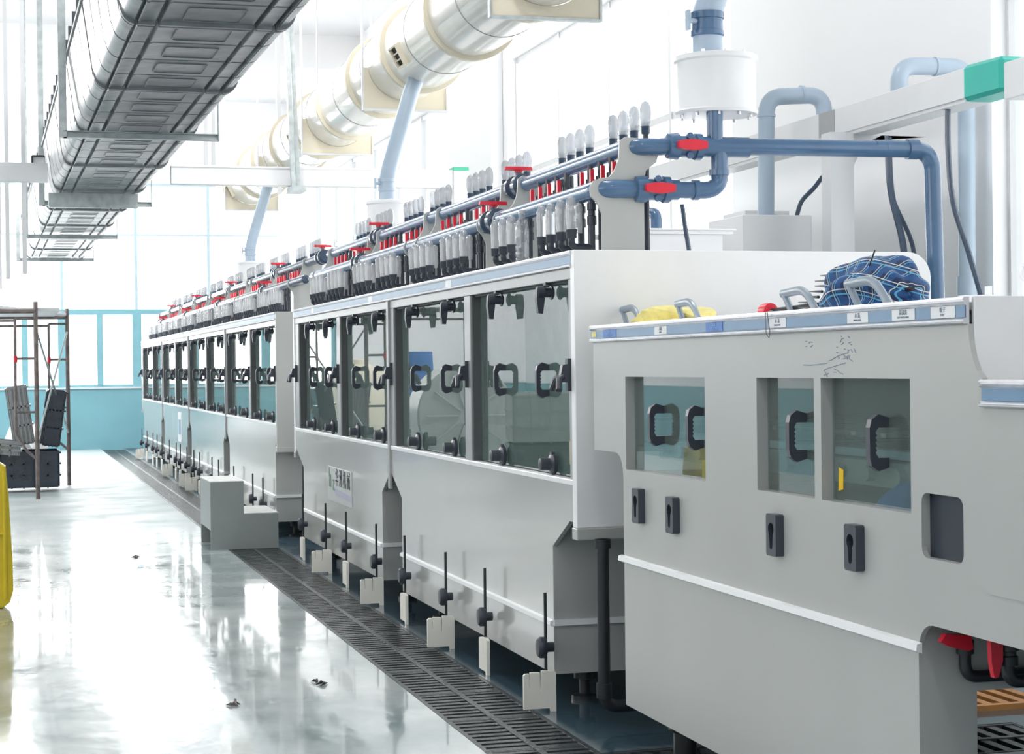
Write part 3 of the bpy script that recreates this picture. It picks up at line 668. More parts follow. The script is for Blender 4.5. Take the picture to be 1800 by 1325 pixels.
m = MB(); m.prism([(1.922, 0.63), (1.935, 0.636), (1.950, 0.628), (1.950, 0.59), (1.940, 0.555), (1.930, 0.554), (1.924, 0.585)], 'Y', 3.235, 3.25); m.build('valve_handle', 'red', vv_)

# cover handles on the lid of the near machine
def lid_handle(x, y, lab, s=1.0):
    t = thing('lift_handle', lab, 'handle', (x, y, 1.318), 'lift handles on the near machine lid')
    m = MB(); pts = path([(-0.0, 0.10*s, 0.066), (0.0, -0.04*s, 0.072), (0.0, -0.12*s, 0.002)], 0.045, 6)
    m.tube(pts, 0.012, 10, sx=0.7); m.tube([(0.0, 0.085*s, 0.062), (0.0, 0.03*s, 0.004)], 0.009, 8); m.box(-0.02, 0.02, -0.14*s, -0.10*s, 0, 0.012); m.box(-0.02, 0.02, 0.01*s, 0.05*s, 0, 0.010)
    m.build('grip', 'grip', t); return t
for x, y, s, lab in ((2.0, 5.60, 0.9, 'grey lift handle beside the left end of the yellow sheet'), (2.0, 5.09, 0.9, 'grey lift handle right of the yellow sheet'), (2.0, 4.30, 1.0, 'grey lift handle left of the plaid umbrella'), (1.93, 3.78, 1.0, 'grey lift handle in front of the plaid umbrella')):
    lid_handle(x, y, lab, s)
# crumpled yellow sheet
def lump(name, mt, label, cat, cx, cy, cz, ax, ay, az, seed, amp, nu=40, nv=20, fold=7, flat=True):
    rnd = random.Random(seed); ph = [rnd.uniform(0, 6.28) for _ in range(8)]
    m = MB(); rings = []
    for i in range(nv+1):
        t = PI*i/nv; ring = []
        for j in range(nu):
            a = 2*PI*j/nu
            r = 1 + amp*(math.sin(fold*a+ph[0]+2*math.sin(t*2+ph[1])) * 0.5 + math.sin((fold-3)*a+ph[2]+t*4)*0.35 + math.sin(t*7+ph[3]+a*2)*0.3)
            x = math.sin(t)*math.cos(a)*ax*r; y = math.cos(t)*ay*(1+0.1*amp*math.sin(3*a)); z = math.sin(t)*math.sin(a)*az*r
            if flat and z < -az*0.3: z = -az*0.3
            ring.append((cx+x, cy+y, cz+z))
        rings.append(ring)
    m.loft(rings, False, True)
    o = m.build(name, mt)
    uv = o.data.uv_layers.new(name='UVMap')
    for p in o.data.polygons:
        for li in p.loop_indices:
            co = o.data.vertices[o.data.loops[li].vertex_index].co
            uv.data[li].uv = ((co.y-cy)*3.4+0.05*math.sin((co.z-cz)*25+(co.y-cy)*8), (co.z-cz)*4.6+(co.x-cx)*1.2+0.05*math.sin((co.y-cy)*21)+0.0)
    if label: tag(o, label, cat)
    return o
lump('yellow_sheet', 'yellow_bag', 'crumpled yellow plastic sheet lying on the near machine lid', 'sheet', 2.06, 5.36, 1.335, 0.10, 0.27, 0.045, 3, 0.35, fold=5)
um = thing('umbrella', 'folded blue plaid umbrella lying on the near machine lid', 'umbrella', (0,0,0))
cl = lump('canopy', 'plaid', None, None, 2.06, 3.99, 1.352, 0.11, 0.185, 0.105, 11, 0.17, nu=80, nv=44, fold=8); cl.parent = um
m = MB(); m.tube([(1.985, 4.45, 1.34), (2.04, 4.2, 1.352), (2.05, 3.78, 1.37)], 0.006, 8); m.build('shaft', 'black', um)
m = MB(); m.lathe((1.985, 4.45, 1.34), [(0.014, -0.012), (0.021, -0.010), (0.022, 0.0), (0.022, 0.03), (0.017, 0.036)], 16, 'Y'); m.build('knob', 'red', um)
m = MB(); m.tube([(1.90, 4.25, 1.335), (1.826, 4.12, 1.325), (1.826, 4.115, 1.272), (1.827, 4.10, 1.262), (1.827, 4.095, 1.275), (1.828, 4.112, 1.325), (1.90, 4.24, 1.335)], 0.0012, 5); m.build('wrist_cord', 'rust', um)
m = MB()
for i in range(7):
    zz = 1.34+0.014*i; m.tube([(2.0+0.01*i, 4.22, zz), (2.0+0.012*i, 4.30+0.008*((i*3) % 4), zz+0.004)], 0.0035, 6, rs=[0.004, 0.0015])
m.build('rib_tips', 'black', um)
for i, (x, y, z) in enumerate(((2.0, 3.90, 1.46),)):
    m = MB(); m.tube([(x, y, z-0.03), (x, y-0.03, z+0.005)], 0.002, 6); m.build('rib_tip', 'black', um)

# ------------------------------------------------------------------ piping on top of the long machines
XUP, ZUP, XLO, ZLO = 2.095, 1.953, 1.983, 1.806
PLATE = [(1.985,1.575),(1.986,1.721),(1.97,1.756),(1.948,1.78),(1.944,1.809),(1.957,1.832),(1.986,1.843),(2.015,1.847),(2.034,1.869),(2.049,1.903),(2.053,1.944),(2.054,1.972),(2.075,1.986),(2.12,1.983),(2.165,1.965),(2.197,1.931),(2.189,1.901),(2.15,1.871),(2.142,1.832),(2.141,1.575)]
def bracket(y, lab, grp):
    m = MB(); m.prism(PLATE, 'Y', y-0.006, y+0.006); return tag(m.build('pipe_bracket', 'panel_matt', None, 0.002), lab, 'bracket', grp)
yb_B = [7.25, 8.70, 10.16]; yb_C = [14.1, 15.6, 17.15, 18.75, 20.3, 21.85, 23.4]
n = 0
for yb in [5.85]+[v+s for v in yb_B for s in (-0.13, 0.13)]+[11.6]:
    n += 1; bracket(yb, 'grey S-shaped pipe bracket on the middle machine, %s from its near end' % ordw(n), 'pipe brackets on the middle machine')
n = 0
for yb in [12.65]+[v+s for v in yb_C for s in (-0.13, 0.13)]+[24.9]:
    n += 1; bracket(yb, 'grey pipe bracket on the farthest machine, %s from its near end' % ordw(n), 'pipe brackets on the farthest machine')
def header(y0, y1, x, z, r, mt, lab, near_elbow):
    m = MB()
    if near_elbow: m.tube(path([(x+0.11, y0, z), (x, y0, z), (x, y1, z)], 0.075, 8), r, 16)
    else: m.lathe((x, y0, z), [(r*0.5, -0.01), (r*0.9, 0), (r, 0.02), (r, y1-y0)], 16, 'Y')
    return tag(m.build('header_pipe', mt), lab, 'pipe')
header(5.84, 11.75, XUP, ZUP, 0.030, 'blue_pvc', 'upper blue-grey header pipe along the top of the middle machine', True)
header(5.84, 11.75, XLO, ZLO, 0.032, 'blue_pvc', 'lower blue-grey header pipe along the top of the middle machine', True)
header(12.1, 25.0, XUP, ZUP, 0.030, 'slate_pvc', 'upper slate header pipe along the top of the farthest machine', False)
header(12.1, 25.0, XLO, ZLO, 0.032, 'slate_pvc', 'lower slate header pipe along the top of the farthest machine', False)
def wing(m, c, along, nrm, L=0.058, hh=0.020, t=0.012):
    a, nn = Vector(along), Vector(nrm); b = nn.cross(a); c = Vector(c); P2 = [(-L,-hh*.55),(-L*.8,-hh*.75),(-L*.2,-hh),(L*.2,-hh),(L*.8,-hh*.75),(L,-hh*.55),(L,hh*.55),(L*.8,hh*.75),(L*.2,hh),(-L*.2,hh),(-L*.8,hh*.75),(-L,hh*.55)]
    lo = [tuple(c+a*p+b*q) for p, q in P2]; up = [tuple(c+a*p*0.95+b*q*0.9+nn*t) for p, q in P2]; m.loft([lo, up], True, False)
def union_valve(x, y, z, lab, grp):
    t = thing('union_valve', lab, 'valve', (x, y, z), grp)
    m = MB(); m.lathe((0, 0, 0), [(0.034,-0.10),(0.034,-0.085),(0.049,-0.083),(0.050,-0.045),(0.038,-0.04),(0.038,0.03),(0.050,0.032),(0.049,0.065),(0.034,0.068),(0.034,0.09)], 16, 'Y')
    m.tube([(0,0,0.03),(0,0,0.075)], 0.014, 10); m.build('valve_body', 'slate_pvc', t)
    m = MB(); wing(m, (0,0,0.070), (1,0,0), (0,0,1), 0.060, 0.020, 0.014); m.tube([(0,0,0.06),(0,0,0.075)], 0.018, 10); m.build('valve_handle', 'red', t); return t
v0 = None; n = 0
for yb in yb_B[0::2]:
    for x, z, w_ in ((XUP, ZUP, 'upper'), (XLO, ZLO, 'lower')):
        lab = 'red-winged valve on the %s header of the middle machine, at its %s joint' % (w_, 'near' if yb < 8 else 'far')
        if v0 is None: v0 = union_valve(x, yb, z, lab, 'header valves with red wings')
        else: dup(v0, (x, yb, z), lab)
for i, yb in enumerate(yb_C[0::2]):
    for x, z, w_ in ((XUP, ZUP, 'upper'), (XLO, ZLO, 'lower')):
        dup(v0, (x, yb, z), 'red-winged valve on the %s header of the farthest machine, %s joint from the near end' % (w_, ORD[i]))
dup(v0, (XUP, 12.05, ZUP), 'red-winged valve on the upper header in the gap between middle and farthest machines')
# near cross pipes: from both headers to the riser and tee
cp = thing('cross_piping', 'blue pipework joining both headers to the long pipe at the right', 'pipe')
m = MB(); m.tube([(2.2, 5.84, ZUP), (2.24, 5.84, ZUP+0.006), (3.10, 5.84, ZUP+0.012)], 0.030, 16); m.build('upper_cross_pipe', 'blue_pvc', cp)
m = MB(); m.tube([(3.02, 5.84, ZUP+0.014), (3.10, 5.84, ZUP+0.014)], 0.030, 16); m.tube(path([(3.06, 5.84, ZUP+0.014), (3.25, 5.84, ZUP+0.012), (3.265, 5.84, 1.30)], 0.075, 8), 0.031, 16)
m.lathe((3.17, 5.84, ZUP+0.013), [(0.037,-0.02),(0.037,0.02)], 16, 'X'); m.build('riser_pipe', 'blue_pvc', cp)
m = MB(); m.tube(path([(2.42, 5.84, ZUP), (2.425, 5.84, ZLO), (2.09, 5.84, ZLO)], 0.065, 8), 0.030, 16); m.lathe((2.42, 5.84, ZUP-0.075), [(0.036,-0.02),(0.036,0.0)], 16)
m.lathe((2.33, 5.84, ZLO), [(0.036,-0.01),(0.036,0.01)], 16, 'X'); m.lathe((2.41, 5.84, ZUP+0.005), [(0.036,-0.06),(0.036,0.12)], 16, 'X'); m.build('lower_cross_pipe', 'blue_pvc', cp)
m = MB(); m.tube([(2.405, 5.84, ZUP), (2.405, 5.84, 2.09)], 0.029, 16); m.build('tank_outlet_pipe', 'blue_pvc', cp)
for x, z, nm in ((2.30, ZUP+0.004, 'upper'), (2.18, ZLO, 'lower')):
    v = thing('ball_valve', 'blue ball valve with broad red wing handle on the %s near cross pipe' % nm, 'valve', (x, 5.84, z), 'near cross pipe valves')
    m = MB(); m.lathe((0,0,0), [(0.034,-0.075),(0.044,-0.072),(0.047,-0.04),(0.047,-0.035),(0.038,-0.03),(0.038,0.025),(0.047,0.028),(0.047,0.05),(0.036,0.055),(0.036,0.085)], 12, 'X')
    m.tube([(0,-0.02,0),(0,-0.056,0)], 0.016, 10)
    for s in (-1, 1): m.lathe((0.0, -0.03, s*0.034), [(0.012,-0.006),(0.012,0.006)], 10, 'Y')
    m.build('valve_body', 'blue_pvc', v)
    m = MB(); wing(m, (0.0,-0.052,0), (1,0,0.0), (0,-1,0), 0.056, 0.020, 0.014); m.build('valve_handle', 'red', v)
# valves and gauges
def front_gauge(x, y, lab, grp):
    t = thing('flow_gauge', lab, 'gauge', (x, y, 1.60), grp)
    m = MB(); m.tube(path([(0,0,0.05),(0,0,0.012),(0.075,0,0.012)], 0.022, 5), 0.0125, 10); m.tube([(0.075,0,0.0),(0.075,0,0.175)], 0.013, 8); m.lathe((0.075,0,0.09), [(0.018,0),(0.018,0.03),(0.014,0.032),(0.014,0.05),(0.018,0.052),(0.018,0.075)], 10)
    m.build('elbow_pipe', 'dark', t)
    m = MB(); m.lathe((0,0,0.042), [(0.017,0),(0.0185,0.003),(0.0185,0.024),(0.020,0.026),(0.020,0.031)], 14); m.build('threaded_cap', 'knob', t)
    m = MB(); m.lathe((0,0,0.073), [(0.0175,0),(0.0175,0.008),(0.019,0.03),(0.020,0.08),(0.0185,0.096),(0.014,0.108),(0.006,0.114),(0.001,0.115)], 14)
    m.lathe((0.027,0,0.060), [(0.012,0),(0.0135,0.02),(0.0135,0.09),(0.011,0.102),(0.002,0.108)], 10); m.build('clear_dome', 'clear_front', t)
    return t
def back_gauge(x, y, lab, grp):
    t = thing('flow_gauge', lab, 'gauge', (x, y, 1.60), grp)
    m = MB(); m.tube([(0,0,0),(0,0,0.44)], 0.012, 8); m.build('stand_pipe', 'dark', t)
    m = MB(); m.lathe((0,0,0.43), [(0.014,0),(0.016,0.003),(0.016,0.025),(0.018,0.028)], 12); m.build('threaded_cap', 'slate_pvc', t)
    m = MB(); m.lathe((0,0,0.458), [(0.014,0),(0.019,0.02),(0.021,0.045),(0.0195,0.07),(0.013,0.086),(0.001,0.092)], 14)
    m.build('clear_dome', 'clear', t)
    return t
def small_valve(x, y, lab, grp):
    t = thing('small_valve', lab, 'valve', (x, y, 1.60), grp)
    m = MB(); m.tube([(0.03,0,0),(0.03,0,0.34)], 0.011, 8); m.lathe((0.03,0,0.20), [(0.019,0),(0.019,0.03),(0.015,0.032),(0.015,0.05),(0.019,0.052),(0.019,0.08)], 10); m.build('valve_body', 'dark', t)
    m = MB(); m.prism([(-0.016,0.225),(0.016,0.225),(0.013,0.245),(0.008,0.25),(0.006,0.305),(-0.006,0.305),(-0.008,0.25),(-0.013,0.245)], 'X', -0.010, 0.004); m.build('valve_handle', 'red', t)
    return t
offs = (0.22, 0.34, 0.46, 0.575, 0.86, 0.985, 1.105, 1.22)
fg = bgx = sv = None; nf = nb = nv = 0
bottle_done = False
for unit, starts in (('middle', (5.73, 7.25, 8.70, 10.16)), ('farthest', (12.65, 14.1, 15.6, 17.15, 18.75, 20.3, 21.85, 23.4))):
    nf = nb = nv = 0
    for bi, s0 in enumerate(starts):
        for oi, o in enumerate(offs):
            y = s0+o
            if not (unit == 'middle' and bi == 0 and oi == 4):
                nf += 1; lab = 'clear-domed gauge, %s from near end of the front row, %s machine' % (ordw(nf), unit); gr = 'front row of clear gauges on the %s machine' % unit
                yy = y
                if fg is None: fg = front_gauge(1.91, yy, lab, gr)
                else: dup(fg, (1.91, yy, 1.60), lab, gr)
            nb += 1; lab = 'clear-domed gauge, %s from near end of the back row, %s machine' % (ordw(nb), unit); gr = 'back row of clear gauges on the %s machine' % unit
            if bgx is None: bgx = back_gauge(2.24, y+0.14, lab, gr)
            else: dup(bgx, (2.24, y+0.14, 1.60), lab, gr)
            nv += 1; lab = 'small red-levered valve, %s from near end between the headers, %s machine' % (ordw(nv), unit); gr = 'small red-levered valves on the %s machine' % unit
            if sv is None: sv = small_valve(2.05, y-0.06, lab, gr)
            else: dup(sv, (2.05, y-0.06, 1.60), lab, gr)
# drinking bottle among the gauges
bt = thing('plastic_bottle', 'clear plastic water bottle standing among the near front gauges', 'bottle', (1.90, 6.53, 1.586))
m = MB(); m.lathe((0,0,0), [(0.022,0),(0.026,0.006),(0.026,0.02),(0.0235,0.026),(0.026,0.032),(0.026,0.045),(0.0235,0.050),(0.026,0.056),(0.026,0.07),(0.0235,0.075),(0.026,0.081),(0.0265,0.12),(0.024,0.15),(0.013,0.175),(0.012,0.19)], 18); m.build('bottle_body', 'pet', bt)
m = MB(); m.lathe((0,0,0.188), [(0.0135,0),(0.0135,0.014),(0.012,0.016)], 14); m.build('bottle_cap', 'clear', bt)

# ------------------------------------------------------------------ white mist tanks with their pipes
def tank(y, lab):
    t = thing('mist_tank', lab, 'tank', (2.45, y, 2.06), 'white round tanks above the machines')
    m = MB(); m.lathe((0,0,0.02), [(0.10,0),(0.145,0.002),(0.149,0.012),(0.143,0.020),(0.143,0.185),(0.149,0.192),(0.148,0.208),(0.12,0.214),(0.05,0.216)], 36); m.build('tank_shell', 'white_tank', t)
    m = MB()
    for i in range(10): a = 2*PI*i/10; m.lathe((0.125*math.cos(a), 0.125*math.sin(a), 0.010), [(0.006,0),(0.006,0.012)], 8)
    for i in range(10): a = 2*PI*i/10+.2; m.lathe((0.125*math.cos(a), 0.125*math.sin(a), 0.232), [(0.006,0),(0.006,0.008)], 8)
    m.build('bolts', 'alu', t); return t
tk0 = tank(5.935, 'white round tank nearest the camera, above the blue cross pipes')
dup(tk0, (2.45, 11.55, 2.06), 'white round tank above the far end of the middle machine')
dup(tk0, (2.45, 18.3, 2.06), 'small distant white round tank above the farthest machine')
def drop(y, x0, lab, near, mt):
    t = thing('duct_drop_pipe', lab, 'pipe')
    m = MB()
    if near: pts = [(2.42, y, 2.27), (2.42, y, 2.44), (2.44, y, 2.5), (2.49, y, 2.68), (2.60, y, 3.0), (2.70, y, 3.1)]
    else: pts = [(2.45, y, 2.27), (2.45, y, 2.42), (2.47, y, 2.52), (2.62, y, 3.02), (2.66, y, 3.12)]
    m.tube(pts, 0.054, 20); m.build('pipe', mt, t)
    m = MB(); m.lathe((pts[0][0], y, 2.36), [(0.056,0),(0.060,0.004),(0.060,0.02),(0.056,0.022),(0.056,0.06),(0.060,0.062),(0.060,0.085),(0.056,0.087)], 20)
    m.build('damper_collar', 'blue_pvc' if near else 'pale_pvc', t)
    m = MB(); m.tube([(pts[0][0]-0.05, y-0.02, 2.41), (pts[0][0]-0.085, y-0.03, 2.41)], 0.009, 8); m.box(pts[0][0]-0.09, pts[0][0]-0.08, y-0.045, y-0.015, 2.375, 2.445); m.build('damper_knob', 'pale_pvc', t); return t
drop(5.935, 2.7, 'thick blue-grey pipe above the nearest white tank with a damper collar', True, 'pale_pvc')
drop(11.6, 2.7, 'slanting blue-grey drop pipe from the cream duct to the second tank', False, 'pale_pvc')
drop(18.4, 2.7, 'slanting distant drop pipe from the cream duct to the third tank', False, 'pale_pvc')

# ------------------------------------------------------------------ cream duct
du = thing('exhaust_duct', 'large glossy cream exhaust duct with ring flanges running above the machines', 'duct', (0,0,0))
DX, DZ, DR = 2.75, 3.35, 0.275
m = MB(); m.lathe((DX, 0, DZ), [(DR*0.97, 6.9), (DR, 6.9)]+[(DR, 6.9+1.0*i) for i in range(1, 15)]+[(DR, 22.0)], 48, 'Y'); m.build('duct_tube', 'cream', du)
for y in (8.0, 9.25, 10.5, 11.8, 13.05, 14.35, 15.7, 17.0, 18.3, 19.5, 20.8):
    m = MB(); m.lathe((DX, y, DZ), [(DR,-0.03),(DR+0.028,-0.028),(DR+0.030,-0.004),(DR+0.030,0.004),(DR+0.028,0.028),(DR,0.03)], 48, 'Y'); m.build('ring_flange', 'cream_matt', du)
for y in (9.85, 11.15, 12.6, 13.7, 15.0, 16.4, 17.6, 18.9):
    m = MB(); m.lathe((DX, y, DZ), [(DR,-0.006),(DR+0.003,-0.005),(DR+0.003,0.005),(DR,0.006)], 48, 'Y'); m.build('joint_seam', 'frame', du)
for y in (11.4, 15.8, 20.4):
    a = math.radians(207); cx, cz = DX+(DR+0.006)*math.cos(a), DZ+(DR+0.006)*math.sin(a)
    n_ = Vector((math.cos(a), 0, math.sin(a))); tt = Vector((-math.sin(a), 0, math.cos(a))); yv = Vector((0,1,0)); C0 = Vector((cx, y, cz))
    def qb(mb, u0, u1, v0, v1, w0, w1):
        pts = [C0+tt*u+yv*v+n_*w for w in (w0, w1) for u, v in ((u0,v0),(u1,v0),(u1,v1),(u0,v1))]
        mb.add([tuple(p) for p in pts], [(0,1,2,3),(4,7,6,5),(0,4,5,1),(1,5,6,2),(2,6,7,3),(3,7,4,0)])
    m = MB()
    for u0, u1, v0, v1 in ((-0.075,-0.062,-0.10,0.10),(0.062,0.075,-0.10,0.10),(-0.062,0.062,-0.10,-0.085),(-0.062,0.062,0.085,0.10)): qb(m, u0, u1, v0, v1, -0.02, 0.025)
    for k_ in (-0.021, 0.021): qb(m, k_-0.004, k_+0.004, -0.085, 0.085, -0.02, 0.018)
    v_ = m.build('vent_grille', 'cream_matt', du)
    m = MB(); qb(m, -0.062, 0.062, -0.085, 0.085, -0.018, 0.002); m.build('vent_opening', 'rubber', v_)
def duct_saddle(y, framed, lab):
    t = thing('duct_support', lab, 'support', (0,0,0), 'duct support boards')
    arc = [(DX+(DR+0.002)*math.cos(math.radians(a)), DZ+(DR+0.002)*math.sin(math.radians(a))) for a in range(350, 189, -8)]
    x0, x1, zb, zt = DX-0.30, DX+0.29, DZ-0.335, DZ-0.05
    m = MB(); m.prism([(x1, zt), (x1, zb), (x0, zb), (x0, zt)][::1]+[p for p in arc[::-1]], 'Y', y-0.008, y+0.008); m.build('saddle_board', 'cream_matt', t)
    m = MB(); m.box(x0-0.012, x0, y-0.018, y+0.018, zb-0.012, 5.4); m.box(x1, x1+0.012, y-0.018, y+0.018, zb-0.012, 5.4); m.box(x0, x1, y-0.018, y+0.018, zb-0.014, zb); m.build('hanger_frame', 'galv' if framed else 'trunk', t)
for y, fr, lab in ((8.95, 1, 'framed cream support board under the duct at the top edge'), (12.35, 0, 'cream support board under the duct, above the slanting pipe'), (15.0, 0, 'cream support board under the duct behind the steel hanger'), (17.7, 0, 'cream support board of the duct just above the white cross beam'), (20.45, 0, 'farthest cream support board under the duct')):
    duct_saddle(y, fr, lab)

# ------------------------------------------------------------------ row of ribbed troughs hung from the ceiling
GR = (-0.312, -0.218, 0.222, 0.312)
def trough(name, lab, y0, L, grp):
    t = thing(name, lab, 'trough', (0, y0, 2.77), grp)
    W2, hh, c_ = 0.392, 0.46, 0.075
    left = [(-W2-0.060, hh), (-W2-0.035, hh*0.6), (-W2-0.010, c_+0.02)] + [(-W2+c_+c_*math.cos(math.radians(a)), c_+c_*math.sin(math.radians(a))) for a in (185, 200, 215, 230, 245, 258, 270)]
    xs_ = []
    for g_ in GR: xs_ += [(g_-0.024, 0), (g_-0.016, 0.017), (g_-0.006, 0.019), (g_-0.001, -0.004), (g_+0.006, -0.004), (g_+0.012, 0)]
    sec = [(x, z, 0.0) for x, z in left] + [(x, 0.0, d) for x, d in xs_ if x > -W2+c_+0.002 or d >= 0] + [(-x, z, 0.0) for x, z in reversed(left)]
    sec = [p for i, p in enumerate(sec) if i == 0 or abs(p[0]-sec[i-1][0])+abs(p[1]-sec[i-1][1]) > 1e-6]
    # keep the floor part monotonic in X
    fl = sorted([p for p in sec if p[1] == 0.0], key=lambda p: p[0])
    sec = [p for p in sec if p[1] > 0 and p[0] < 0] + fl + [p for p in sec if p[1] > 0 and p[0] > 0]
    ys_ = [(0.0, 0.0), (0.006, -0.016), (0.030, -0.016), (0.036, 0.0)]
    for k_ in range(1, 4):
        r = L*k_/4; ys_ += [(r-0.016, 0.0), (r-0.008, 0.022), (r+0.007, 0.022), (r+0.014, 0.0)]
    ys_ += [(L-0.036, 0.0), (L-0.030, -0.016), (L-0.006, -0.016), (L, 0.0)]
    n_ = len(sec); vs = []
    for y, oy in ys_:
        for x, z, ox in sec:
            if z == 0.0: vs.append((x, y, max(oy, ox) if max(oy, ox) > 0.006 else min(oy, ox)))
            elif z < c_: 
                vs.append((x*(1-oy*0.5/0.39*abs(x)/0.39), y, z+oy*(1-z/c_)))
            else: vs.append((x-math.copysign(oy, x), y, z))
    fs = [(i*n_+j, i*n_+j+1, (i+1)*n_+j+1, (i+1)*n_+j) for i in range(len(ys_)-1) for j in range(n_-1)]
    m = MB(); m.add(vs, fs, True)
    m.add([(-0.35, 0.01, 0.05), (0.35, 0.01, 0.05), (0.42, 0.01, 0.44), (-0.42, 0.01, 0.44)], [(0,1,2,3)])
    m.add([(-0.35, L-0.01, 0.05), (0.35, L-0.01, 0.05), (0.42, L-0.01, 0.44), (-0.42, L-0.01, 0.44)], [(0,3,2,1)])
    m.build('trough_shell', 'tray', t)
    m = MB()
    ya, yb = 0.09, L/4-0.09
    m.prism([rrect(-0.13, 0.13, ya, yb, 0.03, 3), rrect(-0.124, 0.124, ya+0.006, yb-0.006, 0.026, 3)], 'Z', -0.004, 0.001)
    e0 = m.build('embossed_panel', 'tray', t)
    for k_ in range(1, 4): e1 = e0.copy(); COL.objects.link(e1); e1.location = (0, L*k_/4, 0)
    m = MB(); m.box(-0.465, 0.465, 0.004, L-0.004, 0.46, 0.485); m.prism([(-0.455, 0.485), (0.455, 0.485), (0.41, 0.72), (-0.41, 0.72)], 'Y', 0.004, L-0.004)
    for k_ in range(5): m.box(-0.46, 0.46, max(0.004, L*k_/4-0.012), min(L-0.004, L*k_/4+0.012), 0.485, 0.60)
    m.build('upper_half', 'tray', t)
    return t
LS = 1.93; tr0 = None
for i in range(10):
    y0 = 6.32+LS*i; xc = 0.895-0.0117*(y0-10.3)
    lab = 'grey ribbed plastic trough hung under the ceiling, %s in the row from the near end' % ORD[i]
    if tr0 is None: tr0 = trough('ribbed_trough', lab, y0, LS-0.012, 'row of ribbed troughs below the ceiling'); o = tr0
    else: o = dup(tr0, None, lab)
    o.location = (xc, y0, 2.77); o.rotation_euler = (0, 0, 0.0117)
def tray_hanger(y, x0, x1, lab):
    t = thing('steel_hanger', lab, 'hanger', (0,0,0), 'steel hangers of the trough row')
    m = MB(); m.prism([(y-0.022, 2.745), (y+0.022, 2.745), (y+0.022, 2.70), (y-0.022, 2.70), (y-0.022, 2.705), (y+0.017, 2.705), (y+0.017, 2.74), (y-0.022, 2.74)], 'X', x0, x1); m.build('cross_bar', 'galv', t)
    for x in (x0, x1):
        m = MB(); m.box(x-0.03 if x == x0 else x-0.004, x+0.02 if x == x0 else x+0.004, y-0.022, y+0.022, 2.70, 5.4); m.build('hanger_rod', 'galv', t)
    return t
tray_hanger(11.86, 0.392, 1.38, 'galvanised hanger with long rods, nearest one crossing the trough row')
tray_hanger(16.75, 0.36, 1.33, 'steel hanger at the bluish cross bar, second from the camera')
tray_hanger(20.9, 0.27, 1.27, 'pale steel hanger, third one crossing the trough row')
tray_hanger(25.2, 0.22, 1.21, 'farthest thin steel hanger, at the end of the trough row')
m = MB(); m.box(0.40, 1.17, 16.2, 16.26, 2.64, 2.765); tag(m.build('cross_board', 'galv'), 'wide steel cross board under the trough row before the second hanger', 'board')
# white cross beam with its hanger, post and green cap
cb = thing('cable_trunking', 'white cable trunking beam crossing the aisle below the troughs', 'trunking')
m = MB(); m.box(-4.4, 0.36, 14.75, 14.85, 2.712, 2.862); m.box(1.33, 3.69, 14.75, 14.85, 2.712, 2.862); m.box(1.33, 3.69, 14.742, 14.75, 2.85, 2.866); m.build('trunk_body', 'trunk', cb, 0.003)
m = MB(); m.box(3.69, 3.815, 14.73, 14.87, 0, 2.862); m.build('trunk_post', 'trunk', cb, 0.003)
m = MB(); m.box(3.685, 3.82, 14.725, 14.875, 2.86, 2.89); m.build('end_cap', 'green2', cb, 0.003)
sh = thing('strut_hanger', 'galvanised strut hanging from the ceiling in front of the white beam', 'hanger')
m = MB(); m.add([(2.20, 14.60, 5.4), (2.235, 14.60, 5.4), (2.325, 14.60, 2.70), (2.29, 14.60, 2.70), (2.20, 14.66, 5.4), (2.235, 14.66, 5.4), (2.325, 14.66, 2.70), (2.29, 14.66, 2.70)], [(0,1,2,3),(4,7,6,5),(0,4,5,1),(1,5,6,2),(2,6,7,3),(3,7,4,0)])
m.add([(2.245, 14.64, 5.4), (2.28, 14.64, 5.4), (2.37, 14.64, 2.68), (2.335, 14.64, 2.68), (2.245, 14.70, 5.4), (2.28, 14.70, 5.4), (2.37, 14.70, 2.68), (2.335, 14.70, 2.68)], [(0,1,2,3),(4,7,6,5),(0,4,5,1),(1,5,6,2),(2,6,7,3),(3,7,4,0)])
m.build('strut_channel', 'galv', sh)
m = MB(); m.box(2.29, 2.41, 14.60, 14.90, 2.655, 2.70); m.build('foot_bracket', 'galv', sh)
for i, (x, y) in enumerate(((1.75, 16.0), (1.86, 16.4), (2.55, 17.0), (0.18, 15.2), (0.05, 16.0), (-0.02, 18.0))):
    m = MB(); m.box(x-0.018, x+0.018, y-0.015, y+0.015, 2.86 if i < 3 else 2.0, 5.4)
    tag(m.build('hanger_strip', 'trunk'), 'thin pale hanger strip %s' % ('right of the troughs, %s from the left' % ORD[i] if i < 3 else 'left of the troughs, %s from the right' % ORD[i-3]), 'hanger', 'thin hanger strips')
# wall mounted dark framed box
wb_ = thing('wall_display', 'small dark-framed square device hanging by the left hanger rods', 'device', (0,0,0))
m = MB(); m.prism([rrect(0.255, 0.37, 2.85, 3.07, 0.015), rrect(0.27, 0.37-0.001, 2.91, 3.055, 0.01)], 'Y', 16.0, 16.05); m.build('frame', 'black', wb_)
m = MB(); m.box(0.268, 0.369, 16.02, 16.03, 2.905, 3.058); m.build('screen', 'white_plastic', wb_)

